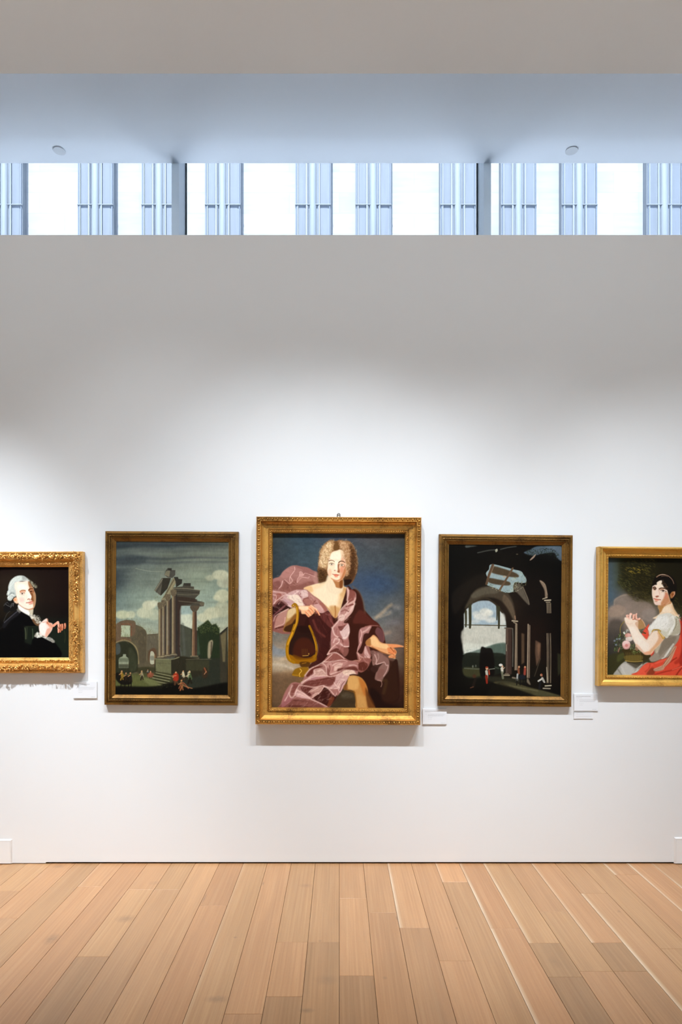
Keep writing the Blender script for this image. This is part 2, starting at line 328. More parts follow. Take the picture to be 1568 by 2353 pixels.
    p.G([850, 850, 890, 730, 950, 740, 985, 820, 1005, 920, 1060, 980, 1120, 1020, 1170, 1120, 1170, 1250, 1100, 1300, 1060, 1430, 900, 1380, 860, 1200], '38180f', 1, 1)
    p.L([900, 700, 955, 750, 990, 830, 1005, 930], 4, '6c5444', 2.4, .5)
    p.G([960, 900, 1060, 980, 1130, 1030, 1100, 1040, 980, 1020, 900, 1010], '56261e', 2, .8)
    # lyre
    p.view(622, 1440, 7.84)
    p.G([440, 0, 400, 150, 320, 300, 290, 480, 340, 620, 470, 660, 700, 650, 820, 600, 840, 440, 800, 280, 740, 120, 690, 0], '24100a', 1.2, .95)
    p.G([470, 250, 650, 200, 780, 330, 790, 480, 520, 560, 400, 480], '481e10', 3, .8)
    p.G([330, 500, 500, 560, 700, 560, 800, 500, 830, 600, 700, 655, 470, 668, 350, 620], '9a6408', 1.5, .95)
    p.G([400, 500, 600, 560, 760, 540, 720, 580, 480, 590], '6a3e08', 1.5, .8)
    p.L([440, -20, 390, 130, 320, 280, 300, 450, 330, 580, 420, 640], 8, 'a0700c', .9, 1, w1=7)
    p.L([440, -10, 370, 170, 310, 320], 3.2, 'd89c28', 1, .9); p.L([300, 380, 310, 500, 360, 600], 3, 'c08418', 1, .8)
    p.L([700, -10, 770, 150, 820, 320, 830, 460, 790, 580], 5, '94660c', .9, 1, w1=5)
    p.L([770, 180, 810, 320, 820, 430], 2, 'c48c1c', .8, .8)
    p.L([580, 525, 680, 520], 1.4, 'e0b050', .6, .9); p.L([690, 480, 690, 500], 1.6, 'e8c060', .6, .8)
    for x in (570, 600, 630, 660): p.L([x, 400, x+2, 520], .6, 'b08830', .4, .5)
    p.G([530, 640, 700, 640, 690, 720, 560, 730], '4c2c08', 1, .9); p.L([570, 665, 640, 650], 2, 'a8741c', .8, .7)
    p.G([450, 760, 560, 730, 680, 740, 680, 860, 590, 910, 400, 880, 400, 830], '8c6210', .9, .95)
    p.L([530, 760, 560, 800, 520, 850, 530, 900], 1.8, 'e8bc50', .6, .85); p.L([400, 870, 520, 880], 2.5, 'b88420', .8, .7)
    p.view(622, 1290, 9.8)
    p.L([500, 1000, 545, 965, 590, 1010, 610, 1110, 610, 1240, 590, 1380, 520, 1568], 6.2, '9a6c10', .7, 1)
    p.L([590, 1040, 600, 1140, 600, 1260, 580, 1400, 520, 1540], 2.4, 'dca030', .7, .85); p.O(518, 1000, 30, 28, '9c6a10', .6); p.O(515, 990, 11, 11, 'f0d080', .5, .9)
    # lighter front fold of the robe
    p.view(740, 1330, 7.84)
    p.G([450, 150, 495, 200, 600, 240, 620, 330, 590, 450, 560, 570, 480, 680, 410, 760, 360, 860, 320, 900, 290, 790, 290, 640, 350, 560, 430, 470, 460, 400, 450, 300], 'b48480', .7)
    p.G([500, 200, 600, 240, 590, 360, 520, 420, 470, 430], '7c443c', 1.2, .9)
    p.G([560, 440, 590, 430, 560, 580, 470, 690, 400, 740, 440, 600], 'd4aca6', 1, .8)
    p.L([465, 170, 480, 260, 455, 380, 465, 420, 340, 560, 300, 660], 2.2, 'e8c8c2', .6, .9)
    p.L([600, 350, 580, 400, 500, 440, 440, 500], 2.0, 'e0bcb4', .7, .85); p.L([590, 450, 520, 560, 420, 650], 2.4, 'ecd0cc', .9, .8)
    p.L([440, 500, 560, 460], 3.5, '6c3028', 1, .8); p.L([350, 590, 420, 560, 480, 590], 3, '84504a', 1, .7)
    p.G([320, 650, 400, 650, 420, 720, 360, 760, 300, 740], 'e8ccc6', 1.5, .75)
    p.G([185, 880, 290, 760, 420, 800, 470, 800, 500, 880, 500, 980, 480, 1060, 490, 1220, 400, 1240, 380, 1330, 250, 1310, 100, 1370, 160, 1240, 160, 1040], 'b07c7a', .8)
    p.G([330, 930, 440, 830, 480, 820, 500, 960, 440, 1080, 380, 1080, 330, 1010], 'dcc0c2', 1.3, .9)
    p.G([290, 860, 370, 850, 440, 820, 400, 880, 340, 940], '683430', 1, .9)
    p.G([200, 880, 290, 900, 340, 1000, 380, 1080, 290, 1050, 230, 1000], '9c6664', 1, .8)
    p.G([320, 1080, 400, 1120, 480, 1090, 480, 1200, 400, 1200, 340, 1150], 'a06864', 1, .85)
    p.L([190, 880, 210, 960, 240, 1020, 300, 1060, 310, 1130, 250, 1190], 2.0, 'ecd0cc', .6, .9)
    p.L([290, 1090, 240, 1080, 210, 1150], 2.2, 'e4c4c2', .8, .85); p.L([250, 1180, 150, 1280, 100, 1365], 1.8, 'e4c0b8', .6, .9)
    p.L([190, 880, 260, 810, 320, 720], 2.0, 'e8ccc8', .7, .85); p.L([340, 1170, 400, 1220, 480, 1220], 2.0, 'ecd0cc', .7, .9)
    p.L([380, 1070, 450, 1040, 490, 960], 1.8, 'f0dcd8', .7, .8); p.L([300, 1060, 360, 1090, 380, 1140], 2.5, '70403a', 1, .8)
    p.G([150, 1310, 250, 1250, 340, 1280, 380, 1350, 250, 1320, 160, 1350], '5c2c24', 1, .9)
    p.G([240, 1180, 400, 1230, 480, 1250, 470, 1350, 400, 1400, 300, 1250], '925c56', 1.4, .8)
    # robe right: sleeve fold with highlights, arm
    p.G([690, 900, 800, 860, 900, 840, 860, 940, 830, 1000, 760, 1100, 700, 1240, 640, 1300, 660, 1200, 660, 1010], 'a47270', .8)
    p.L([700, 920, 720, 1000, 690, 1100, 700, 1160], 2.2, 'd8aeaa', .6, .9); p.L([860, 870, 800, 930, 740, 960], 2.4, 'dcb8b2', .8, .85)
    p.L([710, 1140, 660, 1220, 640, 1310], 2.2, 'c89a96', .7, .9); p.L([780, 860, 900, 840, 1000, 850], 2, '9a625a', 1, .7)
    p.G([760, 1000, 850, 1000, 800, 1160, 740, 1280, 680, 1330, 650, 1320, 720, 1180], '3a1a12', 1, .95)
    p.G([1000, 870, 1080, 920, 1120, 1020, 1120, 1130, 1060, 1140, 1010, 1050, 960, 960], '6a4244', 1.2, .9)
    p.L([900, 850, 1020, 850, 1100, 930, 1125, 1100], 2, '80524e', 1.2, .7)
    p.G([630, 1320, 720, 1350, 790, 1200, 850, 1220, 890, 1430, 800, 1560, 680, 1568, 640, 1420], '94605a', .8, .95)
    p.G([780, 1210, 830, 1320, 880, 1430, 780, 1420, 760, 1340], 'd4acaa', 1, .9)
    p.L([640, 1330, 700, 1400, 770, 1430, 880, 1430], 1.8, 'dcb4ae', .6, .85); p.L([650, 1340, 680, 1440, 690, 1480], 1.6, 'd8aca4', .6, .8)
    p.G([720, 1440, 800, 1450, 820, 1520, 760, 1540], '6a3428', 1, .8)
    p.G([880, 1290, 1100, 1340, 1200, 1420, 1300, 1500, 1340, 1568, 900, 1568, 920, 1430], '7c5a54', 1, .95)
    p.L([960, 1340, 1000, 1420, 970, 1520], 3, 'b89490', .9, .85); p.L([920, 1560, 1040, 1540, 1140, 1490], 3, 'c8a49c', .9, .8)
    p.G([1100, 1350, 1250, 1420, 1320, 1500, 1300, 1568, 1150, 1568], '5c4038', 1.5, .8)
    p.G([800, 1120, 870, 1060, 930, 1010, 1000, 1060, 1060, 1140, 1180, 1170, 1330, 1180, 1400, 1190, 1478, 1215, 1470, 1232, 1380, 1232, 1290, 1245, 1330, 1280, 1345, 1340, 1320, 1400, 1330, 1440, 1270, 1430, 1210, 1420, 1200, 1390, 1240, 1370, 1180, 1360, 1060, 1320, 980, 1270, 880, 1230, 800, 1190], 'dca070', .7)
    p.G([840, 1100, 950, 1040, 1050, 1160, 1190, 1190, 1170, 1260, 1040, 1240, 920, 1200], 'ecc692', 1.6, .8)
    p.G([790, 1130, 870, 1070, 880, 1200, 800, 1190], '9a6434', 1.5, .8)
    p.G([1180, 1180, 1330, 1180, 1460, 1215, 1380, 1230, 1270, 1245, 1240, 1230], 'e08c5c', .9, .85)
    p.G([1180, 1250, 1240, 1250, 1340, 1300, 1330, 1350, 1270, 1360, 1200, 1320], 'dc8250', 1, .85)
    p.L([900, 1225, 1040, 1300, 1180, 1355, 1250, 1370], 1.6, '8c4c24', .7, .75); p.L([1230, 1240, 1280, 1290, 1300, 1320], 1.4, '7c3818', .6, .85)
    p.L([1240, 1235, 1270, 1250, 1340, 1240, 1440, 1230], 1.0, '8c4020', .5, .7); p.L([1220, 1410, 1290, 1390], 3.5, 'd08458', .7, .9); p.L([1280, 1420, 1330, 1400], 2.5, 'b86c40', .7, .9)
    p.L([1200, 1330, 1260, 1350, 1310, 1380], 1.5, 'a04c28', .7, .7); p.L([1310, 1280, 1330, 1340], 1.6, '8c4424', .6, .6)
    # right side dark lap, seen on the lower right
    p.view(780, 1480, 9.8)
    p.G([440, 700, 560, 560, 660, 420, 720, 280, 760, 480, 850, 540, 800, 780, 960, 860, 1000, 760, 1120, 600, 1200, 420, 1290, 340, 1330, 500, 1360, 1000, 1300, 1300, 900, 1450, 700, 1100], '2c160e', 1.6, 1)
    p.G([1010, 340, 1180, 380, 1280, 420, 1300, 800, 1340, 1200, 1100, 1300, 960, 1200, 1010, 800, 1120, 600], '301a10', 2, .9)
    p.G([770, 200, 900, 200, 1040, 280, 1120, 360, 1130, 500, 1100, 620, 1000, 760, 970, 840, 850, 820, 800, 780, 830, 640, 880, 540, 760, 480, 740, 330], '86625c', 1.2, .95)
    p.G([770, 480, 900, 450, 1010, 400, 900, 520, 850, 620, 780, 640, 700, 560], '38201a', 1.2, .9)
    p.L([800, 240, 840, 350, 830, 450, 900, 440, 1010, 405], 2.6, 'c8a4a0', .8, .85); p.L([870, 220, 890, 300, 850, 400], 1.8, 'b08c88', .7, .8)
    p.L([1030, 420, 1060, 480, 1100, 480, 1070, 600, 1000, 720], 2.4, 'bc9a98', .8, .8); p.L([860, 810, 940, 830, 960, 900, 940, 960], 1.8, 'b08a80', .8, .7)
    p.G([880, 600, 960, 560, 1020, 600, 960, 740, 870, 760], '7c544e', 1.5, .8)
    p.L([1000, 820, 1060, 840, 1000, 1100], 7, '46301a', 3, .6); p.G([700, 1000, 900, 1100, 1000, 1300, 1300, 1400, 1460, 1460, 800, 1460], '1e0e0a', 3, .9)
    # tail folds by the knee
    p.G([-20, 340, 120, 350, 220, 380, 290, 380, 380, 365, 460, 370, 480, 320, 560, 310, 720, 330, 700, 420, 620, 560, 500, 640, 400, 600, 300, 520, 160, 520, -20, 580], '8e5750', 1, .95)
    p.L([290, 390, 380, 365, 450, 380, 490, 330], 2, 'c08a7a', .8, .85); p.G([350, 400, 430, 430, 430, 460, 380, 470], 'd8b0a0', .9, .9)
    p.G([430, 440, 560, 400, 640, 480, 560, 600, 420, 560], '54261c', 1.4, .85); p.L([540, 320, 600, 400, 660, 420], 3, 'a8746c', 1, .7)
    p.L([0, 470, 80, 420, 180, 420, 190, 460, 60, 500], 3.5, 'd0a6a4', 1.2, .8); p.L([0, 545, 150, 530, 300, 540], 3, '4a2420', 1, .9)
    # lower robe
    p.view(622, 1440, 7.84)
    p.G([620, 880, 740, 740, 900, 680, 1000, 560, 1100, 480, 1220, 470, 1400, 600, 1568, 640, 1568, 860, 1480, 860, 1400, 930, 1340, 1040, 1250, 1200, 1170, 1280, 1060, 1450, 900, 1490, 180, 1490, 190, 1380, 250, 1200, 350, 1040, 430, 1000, 530, 1010, 580, 970], 'a26e6a', .8)
    p.G([960, 620, 1060, 540, 1180, 480, 1300, 560, 1400, 610, 1200, 600, 1050, 640], '884e46', 1, .8)
    p.G([640, 880, 700, 790, 820, 720, 940, 710, 900, 740, 780, 770, 760, 840, 680, 900], '5e2a22', .9, .95)
    p.G([780, 780, 900, 750, 980, 800, 1010, 890, 820, 880], 'd0a8a0', 1, .9); p.G([700, 900, 780, 870, 1000, 900, 900, 930, 760, 960, 620, 1020], 'b8848a', 1, .85)
    p.G([540, 1050, 700, 970, 900, 940, 1130, 900, 1170, 960, 1100, 1050, 1000, 1070, 900, 1060, 700, 1100, 600, 1080], '6e3a34', 1.2, .92)
    p.G([1190, 880, 1290, 840, 1400, 780, 1520, 800, 1400, 920, 1340, 1040, 1250, 1190, 1200, 1120, 1060, 1120, 1150, 1010], 'd2aaaa', 1.2, .9)
    p.G([1300, 800, 1450, 770, 1540, 850, 1430, 880, 1330, 870], 'ead0c0', 1.4, .85)
    p.G([1020, 660, 1250, 640, 1400, 640, 1300, 720, 1180, 780, 1200, 830, 1080, 870, 1040, 800], 'c08c88', 1, .85)
    p.G([1160, 700, 1300, 660, 1260, 740, 1200, 780, 1150, 800], 'e4c4bc', 1, .8)
    p.G([1210, 760, 1320, 740, 1500, 720, 1568, 760, 1568, 800, 1480, 780, 1320, 770, 1220, 810], '602e26', .9, .9)
    p.G([1020, 740, 1060, 780, 1060, 860, 1120, 890, 1020, 900], '7c4440', 1, .85)
    p.G([700, 1180, 800, 1110, 940, 1080, 880, 1200, 760, 1280, 720, 1290, 800, 1180], 'be928a', .8, .9)
    p.G([560, 1080, 700, 1100, 780, 1110, 700, 1170, 740, 1230, 680, 1250, 560, 1150], '5c2c26', .9, .95)
    p.G([980, 1080, 900, 1190, 780, 1290, 960, 1400, 1060, 1440, 1200, 1250, 1120, 1230, 1040, 1130], '381610', 1, .95)
    p.G([1060, 1280, 1150, 1280, 1080, 1420, 1000, 1450, 1040, 1370], '743a24', 1.2, .85)
    p.G([460, 1140, 540, 1160, 700, 1260, 740, 1310, 600, 1290, 520, 1270, 440, 1240], 'dcb2b4', 1.2, .9)
    p.G([390, 1040, 520, 1040, 480, 1100, 420, 1200, 390, 1240, 350, 1200], '7c4640', .9, .9)
    p.G([200, 1400, 400, 1300, 500, 1300, 740, 1320, 940, 1430, 900, 1490, 180, 1490], '78443c', 1.8, .85)
    p.G([230, 1300, 320, 1180, 350, 1280, 420, 1280, 300, 1400, 200, 1450], 'a4686e', 1.6, .8)
    for q, w in (([620, 880, 720, 760, 860, 690, 1000, 600, 1110, 500], 2.0), ([560, 1030, 700, 920, 780, 860, 790, 790, 800, 840, 790, 880, 1000, 885, 1080, 900, 1200, 870, 1290, 820, 1260, 860], 2.0),
                 ([390, 1060, 350, 1160, 340, 1230, 380, 1280, 430, 1240, 470, 1130, 510, 1060], 2.1), ([520, 1050, 640, 1070, 800, 1090, 960, 1060, 880, 1190, 740, 1280], 1.5),
                 ([960, 1070, 1060, 1100, 1200, 1110, 1260, 1000], 2.0), ([980, 1080, 1060, 1130, 1130, 1210, 1170, 1250, 1190, 1190], 1.8), ([480, 1140, 600, 1200, 720, 1300, 900, 1380, 1020, 1440], 2.2),
                 ([690, 1180, 760, 1120, 860, 1100, 740, 1160], 1.3), ([960, 630, 1100, 630, 1280, 600, 1380, 620], 1.8), ([1030, 500, 1160, 465, 1260, 520, 1330, 580], 1.6), ([940, 660, 1000, 720, 1010, 850, 1030, 890], 1.8), ([760, 1240, 860, 1190, 870, 1220], 1.2)):
        p.L(q, w, 'ecccc6', .5, .9, w1=w*.6)
    p.L([340, 1430, 600, 1440, 820, 1490], 4, '54281e', 2, .7); p.L([1100, 640, 1130, 720, 1110, 800], 2, '9c6460', 1, .7)
    p.dabs([200, 1400, 420, 1080, 700, 900, 950, 650, 1300, 620, 1480, 800, 1200, 1200, 1040, 1440], 260, 5, ['d8b0ac', '8a5450', 'c49a98', '70403a', 'b48280'], 1.8, 'line', .2, .9, -35)
    p.view(570, 1160, 3.7333)
    p.dabs([730, 1040, 830, 880, 930, 760, 880, 900, 860, 1060, 860, 1200, 760, 1300, 700, 1330], 110, 4, ['e0bcb8', '8a5450', 'c49a98', '7a4a44'], 1.8, 'line', .2, .9, -60)
    p.dabs([215, 740, 380, 740, 500, 740, 620, 840, 680, 950, 500, 860, 380, 880, 300, 900, 215, 1150], 120, 4, ['ecd4d0', '9a6a6c', 'c49a9c', '7a4a4c'], 1.8, 'line', .2, .9, 30)
    p.dabs([240, 640, 400, 540, 560, 580, 600, 640, 440, 710, 240, 720], 70, 5, ['c09490', '84564e', 'b08078'], 1.8, 'line', .2, .9, 20)
    p.dabs([600, 980, 700, 960, 720, 1050, 660, 1300, 560, 1380, 580, 1250, 560, 1050], 60, 5, ['6a342e', '2a100c', '542420'], 1.4, 'line', .4, .8, 70)
    p.dabs([940, 1300, 1100, 1250, 1060, 1420, 960, 1400], 40, 4, ['a8746c', '54281e', '8a544c'], 1.2, 'line', .35, .7, 50)
    p.view(622, 1440, 7.84)
    for q in ([700, 930, 800, 900, 940, 890], [860, 800, 930, 780, 980, 840], [1240, 1100, 1180, 1060, 1140, 1000], [1330, 960, 1260, 960, 1200, 1040], [480, 1210, 560, 1230, 640, 1270], [260, 1330, 300, 1260, 330, 1180],
              [1120, 700, 1180, 660, 1260, 650], [1080, 860, 1160, 830, 1260, 800], [560, 1000, 640, 960, 720, 940], [1420, 700, 1500, 690, 1560, 710], [1300, 900, 1360, 850, 1440, 840]):
        p.L(q, 1.5, 'f0d8d2', .6, .8, w1=.7)
    for q in ([600, 1040, 760, 1030, 940, 1000], [900, 960, 1040, 930, 1140, 960], [420, 1330, 560, 1340, 700, 1350], [1060, 700, 1070, 780, 1040, 840], [1250, 1150, 1290, 1040, 1340, 980], [760, 1300, 880, 1240, 950, 1140]):
        p.L(q, 2.4, '542822', 1, .6, w1=1)
    # knee
    p.view(780, 1480, 9.8)
    p.G([230, 720, 300, 705, 420, 720, 520, 780, 600, 900, 640, 1020, 650, 1150, 740, 1330, 790, 1450, 400, 1450, 370, 1250, 340, 1080, 250, 1030, 160, 1030, 170, 900], 'c08a4c', .9)
    p.G([220, 740, 380, 730, 440, 850, 420, 1000, 340, 1030, 200, 1000, 190, 860], 'd8a868', 2.4, .8)
    p.G([440, 760, 560, 840, 620, 980, 640, 1150, 560, 1150, 500, 1000], 'b46a2c', 2.4, .8)
    p.G([590, 980, 660, 1100, 780, 1330, 800, 1450, 660, 1450, 610, 1250], '5c3214', 2.5, .85); p.G([100, 940, 180, 900, 180, 1020, 100, 1030], '8a5628', 1.5, .8)
    p.L([330, 1060, 370, 1200, 390, 1400], 3, '84561f', 1.5, .7); p.L([170, 1020, 260, 1060, 350, 1090], 3, '7c4c1c', 1.5, .6)
    p.L([240, 700, 330, 685, 440, 710], 2.4, '3a1a10', .9, .9)
    p.G([400, 1150, 560, 1200, 600, 1450, 420, 1450], 'cc9c5c', 3, .6)
    p.grain(.07, 2, 5); p.a *= np.array([1.03, 1.0, .94], np.float32)
    return p

def paint_columns(k):
    p = Paint(260, 1241, 528, 1599, k, 5)
    p.grid(['3c444c 4a5056 40464e 4c5050 5a5c58', '50565a 6a7070 70756e 7c8078 80847c', '3e454c 747c78 848a82 8c9488 7e8a86', '6a7676 8a9690 9aa498 98a49c 8c9890',
            '7c8888 98a29a a0aaa2 a8b0a8 a8aca0', '8c9088 a8a898 a8b0a8 b4b4a4 b8b4a0', '606048 6c6a50 5c5c58 6a6c5c 505440', '4a4a30 4c4a30 2c2a20 1c1a14 14120e', '201e10 1c1a10 0e0c08 0c0a08 0a0806'])
    p.view(225, 1200, 4.6118)
    for y, c, a in ((240, '30373e', .5), (290, '7c827c', .35), (330, '868c84', .3), (380, '383e46', .6), (425, '444b52', .5), (460, '7c8684', .3)):
        p.L([190, y+20, 450, y, 700, y+10, 1000, y-5, 1370, y], 9, c, 4, a, w1=3)
    p.O(330, 400, 190, 60, '3a4047', 7, .55); p.L([400, 490, 560, 520, 700, 520], 1.4, 'b0b4a4', .7, .5)
    p.grain(.2, 40, 6)
    # clouds
    for cx, cy, rx, ry, c, a in ((1300, 560, 90, 55, 'c6c2ae', .9), (1190, 590, 50, 30, 'b4b2a0', .8), (1340, 640, 80, 60, 'b8b4a2', .8), (1320, 780, 80, 70, 'c4c0aa', .9), (1260, 800, 40, 30, 'd0ccb6', .8),
                               (1220, 960, 100, 60, 'ccc8b2', .85), (1130, 1010, 80, 50, 'd2ceb8', .8), (1320, 920, 80, 90, 'b8b4a0', .7), (540, 880, 70, 50, 'd0ccb8', .9), (600, 860, 50, 35, 'dad6c4', .8), (500, 960, 90, 60, 'c8c6b2', .85),
                               (600, 980, 80, 60, 'bcbcaa', .7), (260, 980, 80, 45, 'c4c2a8', .85), (350, 980, 50, 40, 'ccc8b0', .7), (930, 1010, 60, 50, 'd8dad0', .8), (960, 1080, 60, 50, 'dcdcd0', .7), (1100, 900, 60, 40, 'a8aea4', .5)):
        p.O(cx, cy, rx, ry, c, 3, a)
    p.G([880, 900, 1000, 890, 1000, 960, 880, 980], '9cb0b8', 2, .7); p.G([880, 980, 1000, 980, 1000, 1130, 880, 1090], 'd2d4c8', 2, .8, 0)
    # left ruin with arch
    p.G([185, 1090, 240, 1050, 300, 1035, 390, 1045, 400, 1085, 470, 1110, 510, 1150, 520, 1190, 560, 1185, 640, 1180, 640, 1480, 600, 1600, 180, 1600], '5c5242', .6, 1, 0)
    p.G([185, 1090, 300, 1040, 390, 1050, 400, 1100, 380, 1200, 250, 1230, 185, 1250], '6a5444', 1, .9)
    p.G([248, 1092, 345, 1096, 342, 1215, 246, 1214], 'aeb4a0', .5, 1, 0); p.L([250, 1080, 350, 1085, 356, 1200], 2.4, '7c503c', .7, .8)
    p.G([185, 1320, 240, 1270, 320, 1268, 380, 1310, 420, 1400, 425, 1520, 400, 1590, 180, 1590], '2c2c20', 1)
    p.L([190, 1275, 260, 1250, 330, 1262, 400, 1320, 430, 1410, 432, 1500], 2.6, '9a8864', .8, .8); p.L([200, 1260, 280, 1235, 350, 1250], 3, '7a5442', 1.2, .7)
    p.G([190, 1300, 230, 1290, 240, 1380, 190, 1400], '54585c', 1.5, .7)
    p.G([220, 1460, 230, 1435, 265, 1420, 268, 1398, 298, 1398, 300, 1422, 325, 1440, 330, 1470, 325, 1545, 222, 1545], '8e9280', .5, 1, 0); p.G([222, 1440, 328, 1440, 325, 1480, 222, 1480], '5c6050', 1.4, .7, 0); p.G([222, 1505, 328, 1505, 325, 1545, 222, 1545], '3c3c30', 1.6, .8, 0)
    p.G([330, 1330, 400, 1400, 410, 1550, 340, 1570], '3a3c2c', 2, .8)
    p.G([470, 1140, 520, 1190, 515, 1460, 440, 1480, 430, 1330, 400, 1230], '544a3c', 1.2, .9); p.L([522, 1190, 518, 1460], 2, '766c58', .8, .8)
    p.G([520, 1200, 630, 1190, 630, 1340, 520, 1360], '645c50', 1.2, .9, 0); p.G([540, 1370, 600, 1330, 625, 1400, 610, 1500, 545, 1480], '5c4030', 1.2, .8)
    p.G([556, 1385, 575, 1365, 595, 1385, 602, 1420, 602, 1495, 555, 1495], 'b4b0a0', .5); p.G([556, 1420, 600, 1420, 600, 1460, 556, 1460], '7c7a70', .8, .8); p.G([600, 1400, 612, 1420, 610, 1500, 598, 1500], '8a6a4c', .5, .9)
    p.dabs([190, 1050, 400, 1040, 520, 1150, 640, 1190, 620, 1330, 430, 1300, 200, 1240], 160, 3, ['7c6c54', '40382c', '6c5c48', '8a785c', '4c4436'], 1, 'line', .35, .6, 80)
    p.dabs([230, 1030, 400, 1020, 480, 1100, 640, 1160, 640, 1190, 500, 1150, 400, 1070], 90, 1.6, ['6c7450', '4c5434', '848a60'], .8, 'leaf', .6)
    p.dabs([270, 1190, 340, 1180, 340, 1215, 260, 1215], 25, 1.6, ['5c6440', '7c8458'], .8, 'leaf', .7)
    # right: dark wall, trees, tower
    p.G([870, 1080, 990, 1130, 1100, 1160, 1290, 1180, 1375, 1110, 1375, 1820, 860, 1820], '2e3028', .8, 1, 0)
    p.G([870, 1080, 990, 1130, 1000, 1440, 870, 1440], '4c4c42', 1, .9, 0); p.G([1060, 1160, 1090, 1150, 1085, 1400, 1050, 1420], '40503f', 1.2, .8, 0)
    p.G([1055, 1120, 1110, 1080, 1170, 1035, 1210, 1090, 1250, 1075, 1290, 1130, 1295, 1440, 1090, 1440, 1080, 1330], '283020', 1, 1, 0)
    p.dabs([1055, 1110, 1110, 1075, 1170, 1030, 1210, 1085, 1250, 1070, 1300, 1130, 1280, 1200, 1200, 1160, 1100, 1180], 360, 1.8, ['5c683c', '46542c', '747c48', '2c381c', '6a7444'], .9, 'leaf', .6)
    p.G([1290, 1190, 1375, 1110, 1372, 1700, 1300, 1700], '3c362c', 1, .9, 0); p.G([1300, 1200, 1362, 1150, 1350, 1480, 1325, 1480, 1310, 1300], '7a6c50', 1, .8, 0); p.L([1300, 1180, 1375, 1115], 2, '282420', .6)
    p.G([1170, 1290, 1190, 1255, 1215, 1250, 1220, 1290, 1200, 1400, 1190, 1440, 1165, 1430], 'a0927c', .7); p.L([1205, 1270, 1200, 1400], 2.5, '3c3028', .8, .8)
    # temple: entablature blocks
    p.G([598, 722, 680, 590, 770, 590, 760, 640, 665, 778], '5c564e', .5, 1, 0); p.G([690, 592, 775, 592, 740, 700, 670, 778, 665, 760], '38332c', .5, 1, 0)
    p.L([604, 728, 686, 600], 1.5, '98907c', .4, .8); p.L([618, 745, 696, 620], .8, '2c2820', .3, .8)
    p.G([705, 560, 720, 512, 742, 486, 782, 486, 785, 508, 822, 508, 820, 560, 790, 590, 740, 585], '4e4a46', .5, 1, 0); p.G([706, 560, 722, 520, 768, 505, 758, 580], '847c6a', .5, .9, 0); p.G([745, 488, 782, 490, 780, 515, 745, 510], '36322e', .4, 1, 0)
    p.G([700, 780, 800, 590, 835, 590, 830, 640, 800, 690, 790, 760, 700, 830, 670, 820], '8c8068', .5, 1, 0); p.L([700, 800, 806, 610], 1.6, '4c4234', .4, .8); p.L([720, 800, 822, 620], 1, 'b0a486', .4, .8)
    p.G([805, 580, 850, 580, 855, 600, 895, 606, 890, 650, 830, 690, 825, 630], '34302c', .5, 1, 0)
    p.G([800, 690, 900, 680, 910, 645, 985, 645, 985, 680, 1020, 682, 1020, 715, 1085, 720, 1078, 760, 1030, 808, 1035, 830, 1100, 840, 1130, 850, 1122, 890, 1060, 895, 980, 885, 840, 885, 790, 800], '4c463e', .5, 1, 0)
    p.G([912, 646, 984, 648, 984, 676, 912, 670], '3a3732', .4, 1, 0); p.L([800, 700, 960, 705, 1085, 722], 1.6, '8a8272', .4, .8); p.L([810, 760, 940, 770, 1070, 765], 1.2, '7c7464', .5, .7); p.L([800, 730, 1070, 745], 2, '2c2824', .6, .6)
    p.G([800, 790, 1030, 810, 1030, 850, 840, 880], '3a2e28', 1, .9); p.L([850, 835, 1010, 850, 1120, 860], 1.6, '786c5c', .6, .7); p.O(1105, 865, 24, 22, '6c6254', .6, .9)
    # pier and columns
    p.G([820, 780, 885, 880, 872, 940, 872, 1400, 880, 1600, 800, 1600, 820, 1400], '3c2e2a', .8, 1, 0)
    p.G([645, 900, 840, 760, 850, 1420, 645, 1440], '35302e', 1, .95, 0)
    for x0, x1, yt, yb in ((645, 678, 915, 1425), (683, 712, 890, 1420), (727, 760, 830, 1410), (785, 822, 780, 1400)):
        p.G([x0, yt, x1, yt, x1, yb, x0-3, yb], '84725c', .5, 1, 0); p.G([(x0+x1)/2+4, yt, x1+2, yt, x1+2, yb, (x0+x1)/2+4, yb], '4c3c34', .7, .85, 0); p.L([x0+8, yt, x0+7, yb], 1.6, 'b0a082', .6, .75)
        p.L([x0-12, yb+4, x1+14, yb+4], 2.2, '9a8c74', .5, .9); p.L([x0-6, yb-8, x1+8, yb-8], 1.6, '6c5e4c', .5, .9); p.L([x0-16, yb+18, x1+18, yb+18], 2.4, '544a3e', .6, .9)
        p.G([x0-10, yt-60, x1+10, yt-62, x1+4, yt-5, x0-2, yt], '6a5c4c', .6); p.dabs([x0-12, yt-66, x1+12, yt-66, x1+6, yt, x0-4, yt], 25, 1.2, ['b0a284', '3c3028', '8c7c62'], .8, 'leaf', .8)
    p.dabs([610, 790, 660, 800, 660, 860, 620, 850], 21, 1.4, ['5c6440', '7a8054'], .8, 'leaf', .7)
    p.G([1004, 940, 1045, 940, 1050, 1415, 995, 1415], '7c5c48', .5, 1, 0); p.G([1026, 940, 1048, 940, 1052, 1415, 1028, 1415], '46342c', .6, .9, 0); p.L([1008, 950, 1004, 1410], 1.2, 'b09878', .5, .8)
    p.G([980, 890, 1075, 890, 1045, 945, 1004, 945], '5a4c40', .6); p.L([985, 1420, 1060, 1420], 2.5, '8a7a64', .5, .9); p.L([970, 1440, 1070, 1440], 2.6, '6a5e4e', .6, .9); p.L([880, 900, 875, 1080, 870, 1300], 2, '6a5c54', .8, .6)
